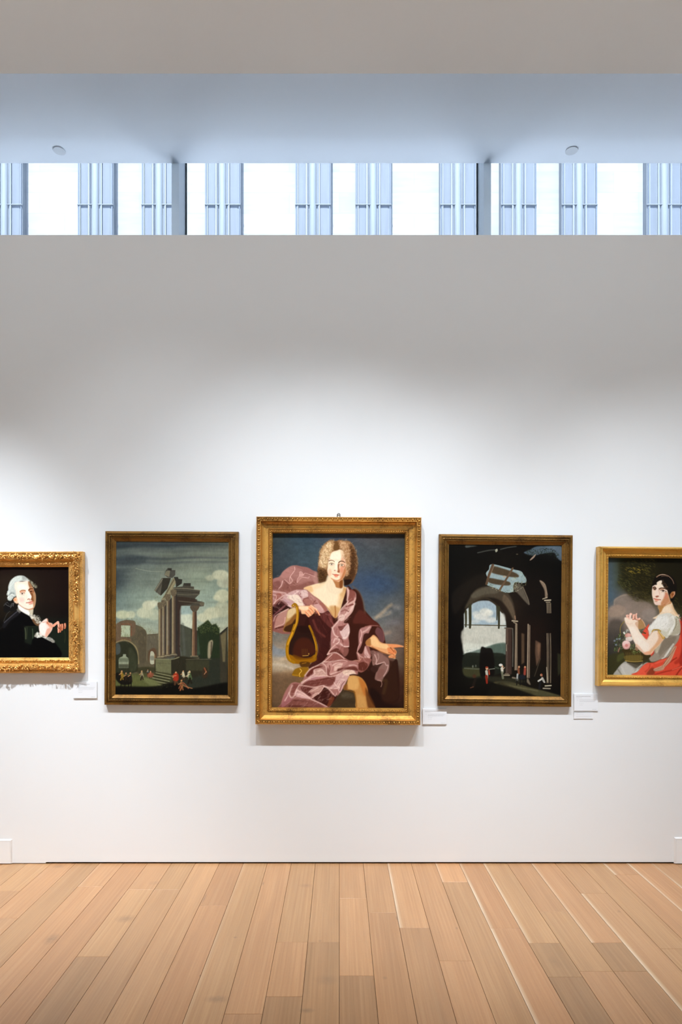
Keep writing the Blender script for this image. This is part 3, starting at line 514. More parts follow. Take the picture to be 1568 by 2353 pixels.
    p.L([690, 1000, 700, 1380], 2, '8890a0', 1.4, .35); p.L([735, 900, 745, 1300], 2, '8890a0', 1.4, .3); p.L([900, 1080, 920, 1400], 6, '5c5e5c', 2, .5); p.L([870, 1330, 920, 1560], 3, '686c70', 1.6, .4)
    # plinth and steps
    p.G([605, 1440, 780, 1450, 850, 1420, 900, 1420, 1090, 1450, 1100, 1620, 850, 1700, 770, 1700, 600, 1600], '2e2a20', .8, 1, 0)
    p.G([612, 1455, 778, 1458, 778, 1610, 612, 1580], '6c6a50', .6, 1, 0); p.L([606, 1448, 780, 1452, 860, 1430], 2.6, '8c866c', .5, .85); p.L([620, 1490, 775, 1500], .8, '4c4a38', .5, .6); p.L([690, 1460, 690, 1600], .7, '54523e', .5, .6)
    p.G([935, 1465, 1180, 1465, 1180, 1580, 935, 1570], '3e3c2c', 1, .9, 0); p.L([935, 1455, 1200, 1452], 2, '5c5646', .6, .8)
    p.G([560, 1590, 780, 1610, 770, 1720, 640, 1700, 500, 1660], '45432e', 1, .9)
    for i in range(5):
        y = 1596+i*24; p.L([615-i*30, y, 775-i*8, y+34+i*4], 1.7, '9c9878', .4, .85); p.L([612-i*30, y+11, 770-i*8, y+46+i*4], 1.8, '2c2a1c', .5, .8)
    p.G([185, 1620, 300, 1612, 520, 1640, 640, 1720, 400, 1760, 185, 1740], '5c5e38', 3, .9); p.G([470, 1650, 580, 1670, 700, 1730, 560, 1730], '7a7a54', 2, .6)
    p.G([180, 1740, 400, 1740, 620, 1740, 780, 1700, 1000, 1760, 1380, 1700, 1380, 1830, 180, 1830], '0e0c08', 3, .95); p.G([430, 1540, 600, 1540, 590, 1590, 430, 1600], '32301f', 2, .8)
    p.dabs([600, 1730, 760, 1690, 800, 1740, 620, 1770], 46, 1.6, ['3c3e20', '54582c'], .8, 'leaf', .6)
    # figures
    def fig(x, y, h, coat, skin='c08c64', lean=0, legs='241c14'):
        p.L([x, y, x+lean*.4, y+h*.5], h*.055, coat, .5, 1, w1=h*.09); p.L([x+lean*.4, y+h*.5, x-h*.12, y+h], h*.04, legs, .5, .9); p.L([x+lean*.4, y+h*.5, x+h*.2, y+h*.95], h*.035, legs, .5, .8)
        p.O(x+lean*.1, y-h*.13, h*.1, h*.12, skin, .4); p.L([x, y+h*.1, x-h*.3, y+h*.3], h*.025, skin, .4, .9)
    p.G([190, 1600, 240, 1600, 260, 1640, 330, 1620, 360, 1640, 360, 1700, 330, 1720, 250, 1720, 190, 1660], '14100c', 1, .95)
    for x in (248, 290, 330, 355): p.L([x, 1700, x-6, 1790], 2.2, '120e0a', .5, .95)
    fig(252, 1590, 80, '8c6c28', lean=20, legs='8c6c2c'); fig(300, 1610, 70, '2a2018', lean=-10); fig(345, 1610, 80, '1c1814')
    fig(465, 1590, 80, '8c8068', 'b08864', 10); fig(530, 1570, 40, '7c848c'); fig(560, 1590, 60, 'b46450', 'c09070', -20); p.G([530, 1600, 590, 1600, 580, 1640, 530, 1640], '94503c', 1, .8)
    fig(830, 1610, 110, 'a03020', 'd09068', -20, '5c3a28'); p.G([800, 1610, 850, 1605, 855, 1670, 820, 1680], 'a83220', 1, .9); p.L([785, 1630, 830, 1625], 2, 'd08860', .5, .9)
    fig(905, 1590, 80, 'c0b49c', 'c08c64', 8, '4c3828'); p.L([900, 1590, 912, 1640], 3, 'd0c4ac', .6, .9); fig(970, 1600, 110, '4c5a3c', 'd0b490', 20); p.L([958, 1590, 955, 1640], 2.6, 'ccc0a8', .6, .9)
    fig(885, 1690, 90, '4a3c24', 'b88058', 20, 'a4603c'); p.L([860, 1760, 900, 1700, 960, 1760], 2.6, 'a4583c', .7, .85); p.L([900, 1720, 930, 1740, 1000, 1760], 2.2, 'b87c54', .6, .8)
    p.G([1110, 1560, 1150, 1540, 1170, 1600, 1150, 1650, 1110, 1640], '3c2c20', 1.2, .9); p.L([1130, 1545, 1150, 1590], 3, 'a4583c', .7, .8); p.L([1150, 1580, 1130, 1610], 2, 'c08c6c', .6, .8)
    p.dabs([190, 1060, 1370, 1100, 1370, 1800, 190, 1800], 160, 5, ['6c6c60', '1a1814'], .8, 'line', .16, .7, 88)
    p.grain(.16, 2, 5); p.grain(.1, 10, 10); p.a *= np.array([.96, .97, .90], np.float32)
    return p
def paint_vault(k):
    p = Paint(1028, 1246, 1297, 1604, k, 7)
    p.grid(['0c0a06 0e0b08 100c08 0c0a08 22282a', '0a0806 0e0b07 120e09 0c0906 0a0806', '0a0705 17120c 1e1710 130d09 0a0705', '090604 1a130c 241a12 140e0a 0b0705', '080504 0e0a07 1a120c 1a100b 0c0806', '080504 0c0a06 140e0a 1a110b 100a08', '0a0705 12100a 16120c 14100a 120c08', '080604 0c0806 0e0a07 14100a 0a0806'])
    p.view(990, 1210, 4.48)
    p.G([960, 270, 1020, 240, 1090, 205, 1200, 200, 1355, 210, 1355, 350, 1300, 320, 1270, 270, 1150, 280, 1060, 300], '4c5860', 1, .95)
    p.G([1180, 205, 1355, 215, 1355, 330, 1300, 260], '5a6670', 3, .7)
    p.dabs([980, 250, 1080, 230, 1250, 230, 1330, 310, 1300, 340, 1200, 290, 1050, 310, 990, 300], 198, 2.2, ['161a10', '20281a', '10120c', '2c3624'], 1.3, 'leaf', .7)
    p.G([360, 195, 430, 195, 480, 200, 420, 210, 365, 218], '565a54', .7, .8); p.L([485, 270, 600, 245, 680, 240], 3, '3c3c36', .8, .9); p.L([720, 235, 800, 215, 880, 205], 2.6, '43443e', .8, .85)
    p.G([665, 240, 685, 228, 690, 250, 672, 265], 'a8a48c', .5, .9); p.G([1020, 345, 1050, 310, 1082, 285, 1070, 315, 1035, 345], '9c8470', .6, .9); p.O(890, 285, 12, 5, '5c5444', .6, .8)
    # vault planes
    p.G([350, 850, 400, 740, 480, 640, 620, 610, 760, 650, 840, 760, 870, 900, 870, 960, 850, 960, 780, 830, 700, 750, 560, 730, 430, 790], '443a2c', 2, .9)
    p.G([420, 700, 540, 630, 640, 620, 700, 680, 560, 700, 440, 740], '5a5242', 2.4, .7); p.G([760, 700, 830, 780, 870, 900, 860, 960, 800, 850, 740, 760], '5c4c3a', 1.6, .75)
    p.G([220, 700, 380, 560, 560, 480, 600, 600, 440, 640, 360, 760, 250, 900], '1c1610', 4, .7); p.G([860, 600, 930, 600, 1000, 760, 1015, 810, 980, 780, 900, 690, 850, 640], '5c5244', 1, .9); p.L([950, 620, 1000, 740, 1015, 800], 2.2, '7c705c', .8, .8)
    p.G([1120, 555, 1170, 580, 1195, 660, 1205, 720, 1180, 730, 1170, 650], '84705c', .7, .95); p.L([1130, 560, 1180, 600, 1200, 700], 1.4, 'a08a70', .6, .8)
    # hole in the vault
    p.G([610, 395, 660, 390, 760, 415, 850, 440, 930, 460, 960, 500, 985, 540, 980, 575, 930, 580, 870, 575, 850, 620, 850, 670, 780, 680, 720, 660, 660, 630, 580, 600, 590, 540, 570, 480, 600, 440], '8c9c9a', .6, 1)
    p.G([640, 410, 740, 430, 880, 480, 905, 520, 800, 515, 620, 470], '483a28', .7, 1); p.G([600, 530, 700, 545, 810, 570, 810, 605, 700, 600, 600, 575], '483a28', .7, 1)
    p.L([640, 395, 600, 500, 575, 590], 5.5, '584230', .6, 1, 0); p.L([845, 430, 780, 540, 710, 655], 4.4, '5c4632', .6, 1, 0); p.L([655, 400, 610, 510], 1.4, '8a7258', .5, .8); p.O(760, 515, 16, 10, 'a09078', .5, .9)
    p.dabs([570, 590, 640, 600, 720, 640, 850, 640, 860, 570, 980, 570, 985, 600, 860, 680, 700, 665], 144, 1.6, ['4c5438', '8c8c64', 'b8b490', '343820', 'c4c0a4'], 1, 'leaf', .75)
    p.dabs([830, 540, 900, 530, 880, 640, 820, 660], 54, 1.6, ['6c7448', 'a8a478', 'c8c4a0'], 1, 'leaf', .7); p.dabs([920, 460, 990, 520, 980, 580, 930, 520], 39, 1.4, ['7c8468', 'b0b098', '4c5438'], .9, 'leaf', .7)
    # big arch opening with sky
    p.G([342, 900, 370, 850, 420, 810, 450, 780, 520, 765, 600, 765, 660, 800, 700, 850, 750, 910, 775, 980, 780, 1040, 778, 1300, 345, 1310, 335, 1215, 342, 1060], 'b8bcb4', .8, 1, 0)
    p.G([430, 800, 520, 765, 600, 768, 660, 800, 700, 860, 700, 1000, 430, 1000], '8e9ea6', 2, .85)
    for cx, cy, rx, ry, c in ((560, 880, 60, 40, 'ccc8b8'), (600, 890, 45, 35, 'd8d4c4'), (470, 900, 45, 30, 'c0c0b6'), (520, 930, 80, 35, 'd0ccbe'), (620, 960, 60, 30, 'c8c6ba'), (460, 975, 50, 20, 'b8bab4'), (740, 950, 30, 60, 'c4c0b4')):
        p.O(cx, cy, rx, ry, c, 2.2, .8)
    p.G([346, 1045, 774, 1045, 774, 1200, 560, 1230, 400, 1250, 345, 1280], 'b8b4a4', 2, .9); p.G([345, 1200, 500, 1210, 640, 1190, 600, 1240, 420, 1280, 345, 1310], 'c8c8b8', 3, .8)
    p.G([640, 1215, 700, 1200, 778, 1205, 778, 1330, 345, 1320, 420, 1290, 540, 1250], '606c60', 1.6, .95); p.dabs([360, 1270, 560, 1240, 560, 1300, 350, 1310], 72, 2, ['8c9488', '6c7868', 'a4a898'], 1, 'leaf', .5)
    p.G([620, 1230, 778, 1210, 778, 1300, 640, 1310], '48564a', 1.6, .8); p.L([640, 1318, 778, 1322], 1, '9a9c8c', .6, .8)
    p.L([350, 1012, 560, 1015, 775, 1020], 2.2, '4c4430', .4, 1); p.L([442, 780, 560, 735, 660, 790, 740, 880], 4, '32281c', 1, .9)
    for x, y0, y1, w in ((405, 810, 1040, 7), (362, 870, 1030, 5), (702, 830, 1045, 5.5), (682, 820, 960, 3.5)): p.L([x, y0, x+2, y1-60, x, y1], w, '34301f', .5, 1, w1=w*.7)
    p.G([343, 1320, 530, 1300, 778, 1320, 778, 1480, 500, 1560, 345, 1530], '1c1e16', 1.5, .95)
    p.G([345, 1450, 520, 1465, 520, 1530, 430, 1550, 345, 1530], '3c3a22', 2, .9); p.L([350, 1458, 480, 1466, 560, 1460], 2.4, '6c7260', 1.2, .6); p.L([640, 1440, 700, 1460], 3, '3e4838', 1.2, .8)
    p.G([515, 1260, 570, 1250, 640, 1280, 650, 1540, 515, 1540], '0e0a07', 1, .95)
    # piers and columns
    p.G([775, 1040, 835, 1040, 835, 1520, 770, 1520], '3c2c24', .7, 1, 0); p.L([790, 1050, 790, 1210], 3.4, '5c483a', 1, .8); p.L([787, 1210, 784, 1500], 3, '54443a', 1, .8); p.L([765, 1045, 835, 1050], 3, '5a4a3c', .8, .9); p.L([780, 1215, 780, 1280], 1.4, 'a89c84', .5, .8)
    p.L([755, 1530, 810, 1530], 3.4, '94866c', .5, .9); p.L([765, 1515, 800, 1515], 2.2, '7c6e58', .5, .8)
    p.G([870, 1000, 895, 1000, 895, 1480, 862, 1480], '6a5a48', .6, 1, 0); p.L([882, 1005, 876, 1470], 1.4, 'a08e74', .5, .8); p.L([840, 970, 895, 975], 3, 'b0a086', .5, .95); p.L([855, 985, 885, 1000], 2.6, '8c7c64', .5, .9); p.L([868, 920, 872, 955], 2.4, 'a07c60', .6, .8)
    p.L([845, 1050, 848, 1200, 845, 1440], 2.2, '6c685c', .6, .8); p.G([935, 1095, 965, 1105, 965, 1400, 935, 1420], '54402e', 1, .9, 0)
    p.G([998, 1000, 1028, 1015, 1022, 1560, 990, 1560], '5a4a3c', .6, 1, 0); p.L([1004, 1005, 996, 1550], 2, 'a8967c', .5, .8); p.L([1020, 1020, 1014, 1540], 1, '8c7a64', .4, .7)
    p.G([1000, 1560, 1030, 1630, 990, 1600], '7c6e5a', .8, .9); p.G([1080, 1170, 1135, 1200, 1130, 1350, 1090, 1440, 1075, 1300], '5c4434', 1, .9, 0); p.L([1070, 1540, 1130, 1360], 2, '4c4234', .8, .7); p.G([1100, 1210, 1128, 1220, 1110, 1340], '7c5c44', 1, .6)
    for x in (1200, 1212, 1226, 1238): p.L([x-2, 790, x, 890], 1.4, '9c8a70', .4, .85); p.L([x-4, 1100, x, 1300, x-2, 1610], 1.4, '94826a', .4, .85 if x != 1226 else .4)
    p.L([1155, 745, 1200, 730], 2.4, 'b0a084', .5, .9); p.L([1175, 760, 1235, 757], 3, 'c4b498', .5, .95); p.L([1190, 780, 1230, 778], 2.2, '9a8a70', .5, .9); p.L([1180, 1640, 1240, 1636], 3, 'c0b498', .5, .95); p.L([1160, 1665, 1230, 1668], 3, 'a89c84', .5, .9); p.L([1195, 1450, 1205, 1600], 2.4, 'b4a68c', .6, .7)
    p.G([1305, 1300, 1345, 1320, 1345, 1500, 1310, 1540], '33331f', 1.6, .7, 0)
    # floor light and figures
    p.G([650, 1600, 800, 1590, 1000, 1650, 1200, 1700, 1340, 1748, 1100, 1745, 900, 1680, 700, 1625], '4c472e', 1.6, .9); p.L([720, 1620, 900, 1655, 1100, 1690], 3, '6c6444', 1.5, .6); p.G([560, 1540, 860, 1560, 980, 1600, 760, 1610, 600, 1590], '2e2c1e', 2.4, .7)
    p.G([690, 1610, 860, 1660, 1060, 1745, 600, 1745], '15120b', 2, .6)
    p.L([575, 1490, 580, 1530, 578, 1560], 6, 'b4ae9c', .7, 1, w1=5); p.L([575, 1540, 580, 1610], 6, '7c2416', .8, 1, w1=4); p.O(580, 1460, 14, 16, 'c89c78', .5); p.O(578, 1448, 15, 9, '84301c', .5); p.L([600, 1470, 660, 1462], 1.6, '9a9c88', .5, .8); p.L([600, 1480, 605, 1520], 3, 'b4482c', .6, .9)
    p.L([735, 1460, 738, 1500], 7, 'c8c2b0', .7, 1, w1=5); p.L([735, 1500, 745, 1560], 5, '6a6a54', .7, .95); p.O(722, 1425, 20, 14, 'd4d0c4', .5, .95); p.O(740, 1440, 10, 10, 'c49470', .5); p.L([745, 1470, 762, 1450], 1.8, 'c89c7c', .5, .9)
    p.O(910, 1445, 10, 12, 'c49068', .5); p.L([905, 1465, 908, 1510], 5, '7c4830', .7, 1); p.O(972, 1448, 11, 13, 'b47c58', .5); p.L([972, 1465, 968, 1520], 5.5, '8a3c2e', .7, 1); p.L([895, 1520, 890, 1580], 4, 'b8b8b0', .6, .9); p.O(940, 1550, 38, 28, '1a1c20', .8)
    for x in (890, 925, 955, 985): p.L([x, 1570, x-4, 1630], 2.2, '14120e', .5)
    p.L([845, 1555, 870, 1560], 4, '8c7c68', .6, .8); p.O(450, 1540, 20, 20, '44281a', .8, .9); p.L([460, 1570, 440, 1640], 6, '1e1610', 1, .9); p.L([410, 1660, 440, 1650], 2, '6c4430', .7, .8)
    p.O(1140, 1528, 13, 13, 'b48868', .5); p.L([1140, 1515, 1150, 1540], 2, '8c3c28', .5, .8); p.L([1150, 1565, 1110, 1590], 4, 'c8c4b8', .6, .95); p.L([1150, 1560, 1165, 1590], 5, 'a8a498', .6, .9); p.L([1130, 1600, 1120, 1665], 5, '1c1a1c', .7); p.O(1172, 1602, 10, 6, 'd4d0c8', .5, .9)
    p.O(435, 1440, 9, 14, '6c7060', .6, .8); p.O(465, 1435, 8, 14, '54584c', .6, .8)
    p.grain(.16, 2, 5); p.grain(.12, 12, 12)
    return p

def paint_wig(k):
    p = Paint(-36, 1300, 158, 1514, k, 9)
    p.grid(['140a08 1a0e0a 1a0f0b 1a0e0a 160a08', '120a06 241a12 221a12 1c110c 180c09', '140b07 241c12 282016 1c120d 180c09', '160c06 1a140c 201c14 160f0b 120a08', '1a1006 0a0806 0e0c08 141a14 121812', '0c0804 040302 080604 161c14 181e16', '060402 020202 030202 0a0806 161c14'])
    p.view(0, 1310, 17.422)
    # far shoulder, hair bag and queue
    p.G([160, 1400, 240, 1280, 340, 1220, 500, 1220, 620, 1330, 700, 1480, 640, 1600, 400, 1680, 260, 1700, 160, 1650], '12100e', .8); p.L([160, 1420, 230, 1330, 300, 1300], 2, '54504c', 1, .7); p.L([230, 1370, 330, 1430, 420, 1450, 470, 1350, 540, 1330], 1.3, '6c6864', .6, .8)
    p.L([420, 1510, 500, 1400, 550, 1330, 530, 1450], 1.2, '7a7674', .5, .7); p.L([150, 2050, 280, 1760, 400, 1650], 1.8, '3c3a36', 1, .7); p.L([300, 1280, 380, 1400], 1.4, '403c3a', .6, .7)
    # coat
    p.view(0, 1240, 5.883)
    p.G([-220, 1600, -160, 1350, 20, 1220, 60, 1110, 160, 1010, 240, 950, 330, 980, 440, 1060, 520, 1160, 560, 1330, 700, 1380, 790, 1440, 830, 1520, 840, 1600], '050404', 1)
    p.G([40, 1140, 160, 1020, 240, 960, 260, 1010, 140, 1100, 60, 1200], '1c1a1c', 1.6, .8); p.L([60, 1120, 150, 1040, 240, 965], 2.6, '48464a', 1.2, .75); p.L([230, 950, 265, 990], 3, '54524e', 1, .6); p.L([-150, 1400, -60, 1250, 40, 1180], 2, '1e1a18', 1.2, .7)
    p.view(40, 1400, 13.067)
    p.G([200, 510, 650, 510, 660, 830, 520, 860, 440, 1080, 220, 1000], '151a12', 2, 1, 0); p.L([230, 560, 250, 700, 250, 890], 2.2, '4c5038', .8, .85); p.L([290, 540, 290, 700, 280, 890], 1.4, '3c402c', .7, .8); p.L([455, 590, 465, 760, 465, 930], 1.8, '46523c', .7, .85); p.L([240, 520, 420, 515, 640, 520], 1, '2c301f', .5, .8)
    p.G([1060, 620, 1500, 560, 1500, 1430, 1250, 1430, 1150, 1050, 900, 860], '161c13', 2, .95); p.L([1410, 640, 1440, 800, 1420, 1000], 1.6, '343a22', .9, .7); p.G([500, 860, 900, 860, 1150, 1020, 1300, 1430, 300, 1440, 420, 1060], '040303', 1.2, 1)
    # cravat
    p.view(0, 1310, 17.422)
    p.G([730, 1380, 840, 1440, 1000, 1540, 1200, 1590, 1330, 1560, 1310, 1800, 1400, 1860, 1450, 1950, 1300, 1960, 1180, 1840, 1000, 1740, 800, 1620, 740, 1540], 'ebe4d4', .6); p.G([1180, 1560, 1330, 1560, 1310, 1800, 1220, 1760, 1150, 1640], 'b8a888', 1.2, .7); p.L([760, 1450, 900, 1580, 1150, 1720], 2.4, 'fffaf0', .8, .8)
    p.G([700, 1520, 740, 1540, 840, 1660, 800, 1700, 700, 1620], '8c8478', 1, .7)
    p.view(40, 1400, 13.067)
    p.G([430, 270, 560, 300, 660, 400, 640, 500, 560, 480, 480, 400], '7a5638', 1.2, .85)
    p.dabs([380, 170, 480, 160, 560, 200, 620, 240, 710, 340, 680, 430, 600, 420, 540, 330, 440, 290], 70, 1.7, ['dcd4c0', 'b8b09c', 'f0e8d8', '8c8470', '4c4436'], 1.1, 'curl', .8, .4); p.L([560, 200, 640, 190, 700, 290], 1.6, '5c5c54', .8, .7)
    # wig
    p.view(0, 1310, 17.422)
    p.G([1060, 300, 1180, 370, 1290, 470, 1380, 560, 1490, 650, 1480, 720, 1400, 720, 1300, 640, 1180, 480], '6c6450', .8, .9); p.dabs([1180, 380, 1300, 470, 1490, 640, 1470, 730, 1330, 640, 1220, 500], 26, 1.1, ['a8a48c', '4c4838', 'c4c0a8'], .8, 'curl', .7)
    p.G([340, 800, 330, 700, 360, 560, 430, 430, 540, 310, 680, 235, 830, 215, 960, 235, 1060, 300, 1130, 370, 1190, 440, 1100, 460, 950, 440, 800, 460, 650, 560, 620, 720, 660, 860, 640, 1040, 560, 1080, 500, 1160, 440, 1230, 330, 1200, 295, 1110, 330, 1030, 280, 990, 300, 880], 'c4c8be', .8)
    p.G([430, 440, 560, 320, 720, 250, 860, 250, 860, 380, 640, 440, 520, 560, 420, 760, 360, 740], 'd8dcd0', 1.8, .8); p.G([900, 240, 1000, 270, 1080, 340, 1020, 400, 900, 380], '9c9c94', 1.4, .8)
    p.G([360, 900, 520, 860, 640, 980, 560, 1070, 480, 1060, 400, 960], 'a8aea6', 1, .8)
    for q, c in (([290, 960, 350, 920, 380, 860], 'e4e4d4'), ([320, 1100, 380, 1010, 460, 980, 560, 1010], 'e8e8dc'), ([310, 880, 350, 820, 400, 780], 'd8dcd4'), ([340, 1180, 420, 1200, 480, 1140], 'b4b8a8'), ([330, 1030, 300, 1010, 290, 980], '8c9084'), ([380, 1000, 460, 920, 560, 940], '8c928c')):
        p.L(q, 2.6, c, .9, .8)
    p.dabs([350, 600, 480, 400, 700, 270, 900, 260, 1080, 400, 700, 460, 600, 700, 620, 1000, 360, 1100], 60, 2.6, ['eef0e4', '9ca29c', 'dce0d8', 'b0b4ac'], .9, 'line', .4, .7, -60)
    # face
    p.G([540, 1160, 620, 1090, 700, 1120, 740, 1250, 720, 1330, 640, 1320, 560, 1240], 'f0b48c', .7); p.G([560, 1160, 620, 1150, 640, 1240, 600, 1240], 'd87c48', .9, .7); p.L([600, 1270, 680, 1310, 700, 1250], 2, 'fcd8b8', .8, .8)
    p.G([600, 520, 700, 470, 900, 460, 1100, 430, 1150, 480, 1230, 620, 1320, 700, 1370, 840, 1420, 950, 1435, 1100, 1430, 1260, 1400, 1420, 1350, 1520, 1250, 1590, 1150, 1580, 1000, 1530, 850, 1440, 740, 1340, 700, 1180, 650, 1040, 640, 860, 590, 700], 'fae0ca', .8)
    p.G([1140, 440, 1200, 500, 1300, 660, 1370, 830, 1430, 1000, 1430, 1260, 1400, 1430, 1340, 1530, 1330, 1380, 1280, 1200, 1260, 1040, 1200, 900, 1140, 820, 1180, 740, 1130, 560], 'b07c54', 1.3, .9)
    p.G([1160, 860, 1230, 900, 1320, 940, 1380, 1060, 1370, 1240, 1300, 1230, 1240, 1180, 1270, 1060, 1200, 940], '74401e', 1, .85); p.G([1330, 930, 1400, 960, 1430, 1100, 1420, 1300, 1350, 1200, 1330, 1060], 'b0845c', 1.2, .8)
    p.G([1140, 480, 1200, 560, 1280, 660, 1250, 690, 1170, 640], '8c5c38', 1, .7)
    p.O(870, 1190, 110, 110, 'f6c0b0', 3, .7); p.G([700, 600, 900, 560, 1080, 640, 1060, 760, 850, 780, 720, 760], 'fff0dc', 2.2, .8); p.G([1060, 780, 1140, 800, 1230, 980, 1260, 1080, 1200, 1150, 1120, 1120, 1100, 960], 'feead8', 1.2, .85)
    p.G([1150, 840, 1160, 760, 1230, 730, 1320, 760, 1360, 860, 1340, 920, 1230, 900], '8a4c2a', .9, .85); p.L([1150, 800, 1220, 740, 1310, 740], 2.4, '6c3c1c', .6, .85); p.L([1190, 840, 1240, 800, 1310, 800], 1.6, 'cc9c78', .5, .8); p.O(1245, 850, 40, 22, '2c140c', .6, .95); p.L([1290, 870, 1340, 900], 1.4, 'b07c58', .5, .7)
    p.L([810, 850, 880, 815, 960, 810, 1015, 820], 2.4, 'a4623c', .6, .85); p.L([820, 880, 920, 850, 1000, 860], 3.4, 'd4906c', .9, .7); p.O(900, 930, 90, 38, 'f4dcc8', .6, .8); p.L([820, 920, 880, 895, 960, 900, 1000, 930], 1.0, '8c4c2c', .4, .9); p.O(895, 945, 40, 26, '40241a', .5, .95); p.O(965, 930, 22, 14, 'e0a080', .5, .8); p.L([800, 960, 900, 1010, 1000, 970], 1.4, 'e0b8a0', .8, .7)
    p.L([1110, 1180, 1150, 1150, 1190, 1160], 1.6, '9c5038', .5, .9); p.O(1200, 1200, 36, 18, 'a4563c', .7, .7); p.O(1225, 1060, 30, 40, 'fff4e8', .9, .8)
    p.L([1050, 1310, 1150, 1300, 1240, 1280, 1320, 1250], 1.5, 'a44a38', .4, .9); p.G([1130, 1300, 1220, 1250, 1330, 1230, 1320, 1260, 1240, 1290], 'c86c54', .6, .85); p.G([1110, 1325, 1240, 1300, 1320, 1270, 1300, 1330, 1220, 1350], 'e8907c', .6, .9); p.L([1180, 1370, 1290, 1350], 2, 'b87454', .9, .6)
    p.G([1000, 1530, 1150, 1560, 1340, 1500, 1330, 1560, 1200, 1600, 1080, 1580], 'b4744c', 1, .8); p.O(1230, 1450, 80, 60, 'fce0c8', 2, .6); p.L([760, 1380, 900, 1480, 1040, 1550], 2.2, 'd8a484', 1, .6)
    # hands
    p.view(40, 1400, 13.067)
    p.G([520, 780, 580, 710, 660, 700, 760, 770, 860, 830, 1000, 850, 1120, 950, 1100, 1000, 960, 950, 860, 900, 740, 840, 600, 850, 510, 820], 'a8a496', .8, .95); p.dabs([520, 780, 600, 700, 700, 740, 860, 830, 900, 880, 740, 840, 580, 840], 44, 1.4, ['e4e0d0', '7c7868', 'f4f0e4', '4c4838'], 1, 'curl', .75); p.dabs([880, 860, 1000, 860, 1120, 960, 1080, 1000, 940, 930], 22, 1.4, ['8c8478', '5c564c', 'c4bcac'], .9, 'curl', .7)
    p.G([650, 500, 690, 420, 760, 350, 860, 280, 910, 290, 930, 380, 1000, 410, 1060, 440, 1065, 540, 1020, 660, 940, 760, 870, 850, 820, 810, 700, 760, 660, 640], 'f6d4c4', .7)
    p.G([680, 440, 800, 400, 880, 520, 870, 700, 760, 760, 690, 700, 660, 560], 'fdeae0', 1.8, .8); p.G([880, 380, 940, 390, 1000, 430, 1060, 470, 1050, 560, 1000, 540, 940, 480, 880, 430], 'b45c38', .9, .85); p.G([890, 600, 1040, 560, 980, 700, 880, 830, 840, 800], 'dc9c80', 1.4, .8)
    for q in ([940, 400, 980, 470, 1010, 560], [1000, 420, 1030, 480, 1045, 540], [890, 430, 960, 520, 1000, 600]): p.L(q, 2.4, 'f0b094', .6, .85)
    p.L([760, 400, 840, 380, 890, 370], 1.0, 'c07c60', .5, .7); p.L([900, 300, 920, 380, 900, 420], 2.2, 'c87850', .8, .7)
    p.L([1090, 490, 1150, 440, 1220, 390], 6, 'eca080', .6, 1, w1=5); p.L([1220, 390, 1240, 470, 1230, 570], 5.4, 'f0b094', .6, 1, w1=4); p.L([1235, 600, 1235, 690], 4, 'e89c80', .5, 1, w1=3.4)
    for x, y0, y1 in ((1290, 470, 640), (1350, 460, 620), (1430, 440, 570)): p.L([x, y0, x+8, (y0+y1)/2, x-6, y1], 4.6, 'c87654', .6, 1, w1=3.6); p.L([x-4, y0, x-2, (y0+y1)/2], 1.4, 'f0b496', .5, .8)
    p.L([1260, 460, 1290, 560, 1280, 680], 1.4, '7c3018', .5, .85); p.L([1330, 480, 1320, 620], 1.2, '8c3c20', .5, .8); p.L([1390, 460, 1400, 560], 1.6, '5c2414', .6, .8); p.L([1200, 500, 1250, 580], 1.6, '7c3018', .6, .7)
    p.L([1300, 640, 1290, 680], 3, 'c87050', .5, .95)
    p.grain(.08, 2, 3)
    return p
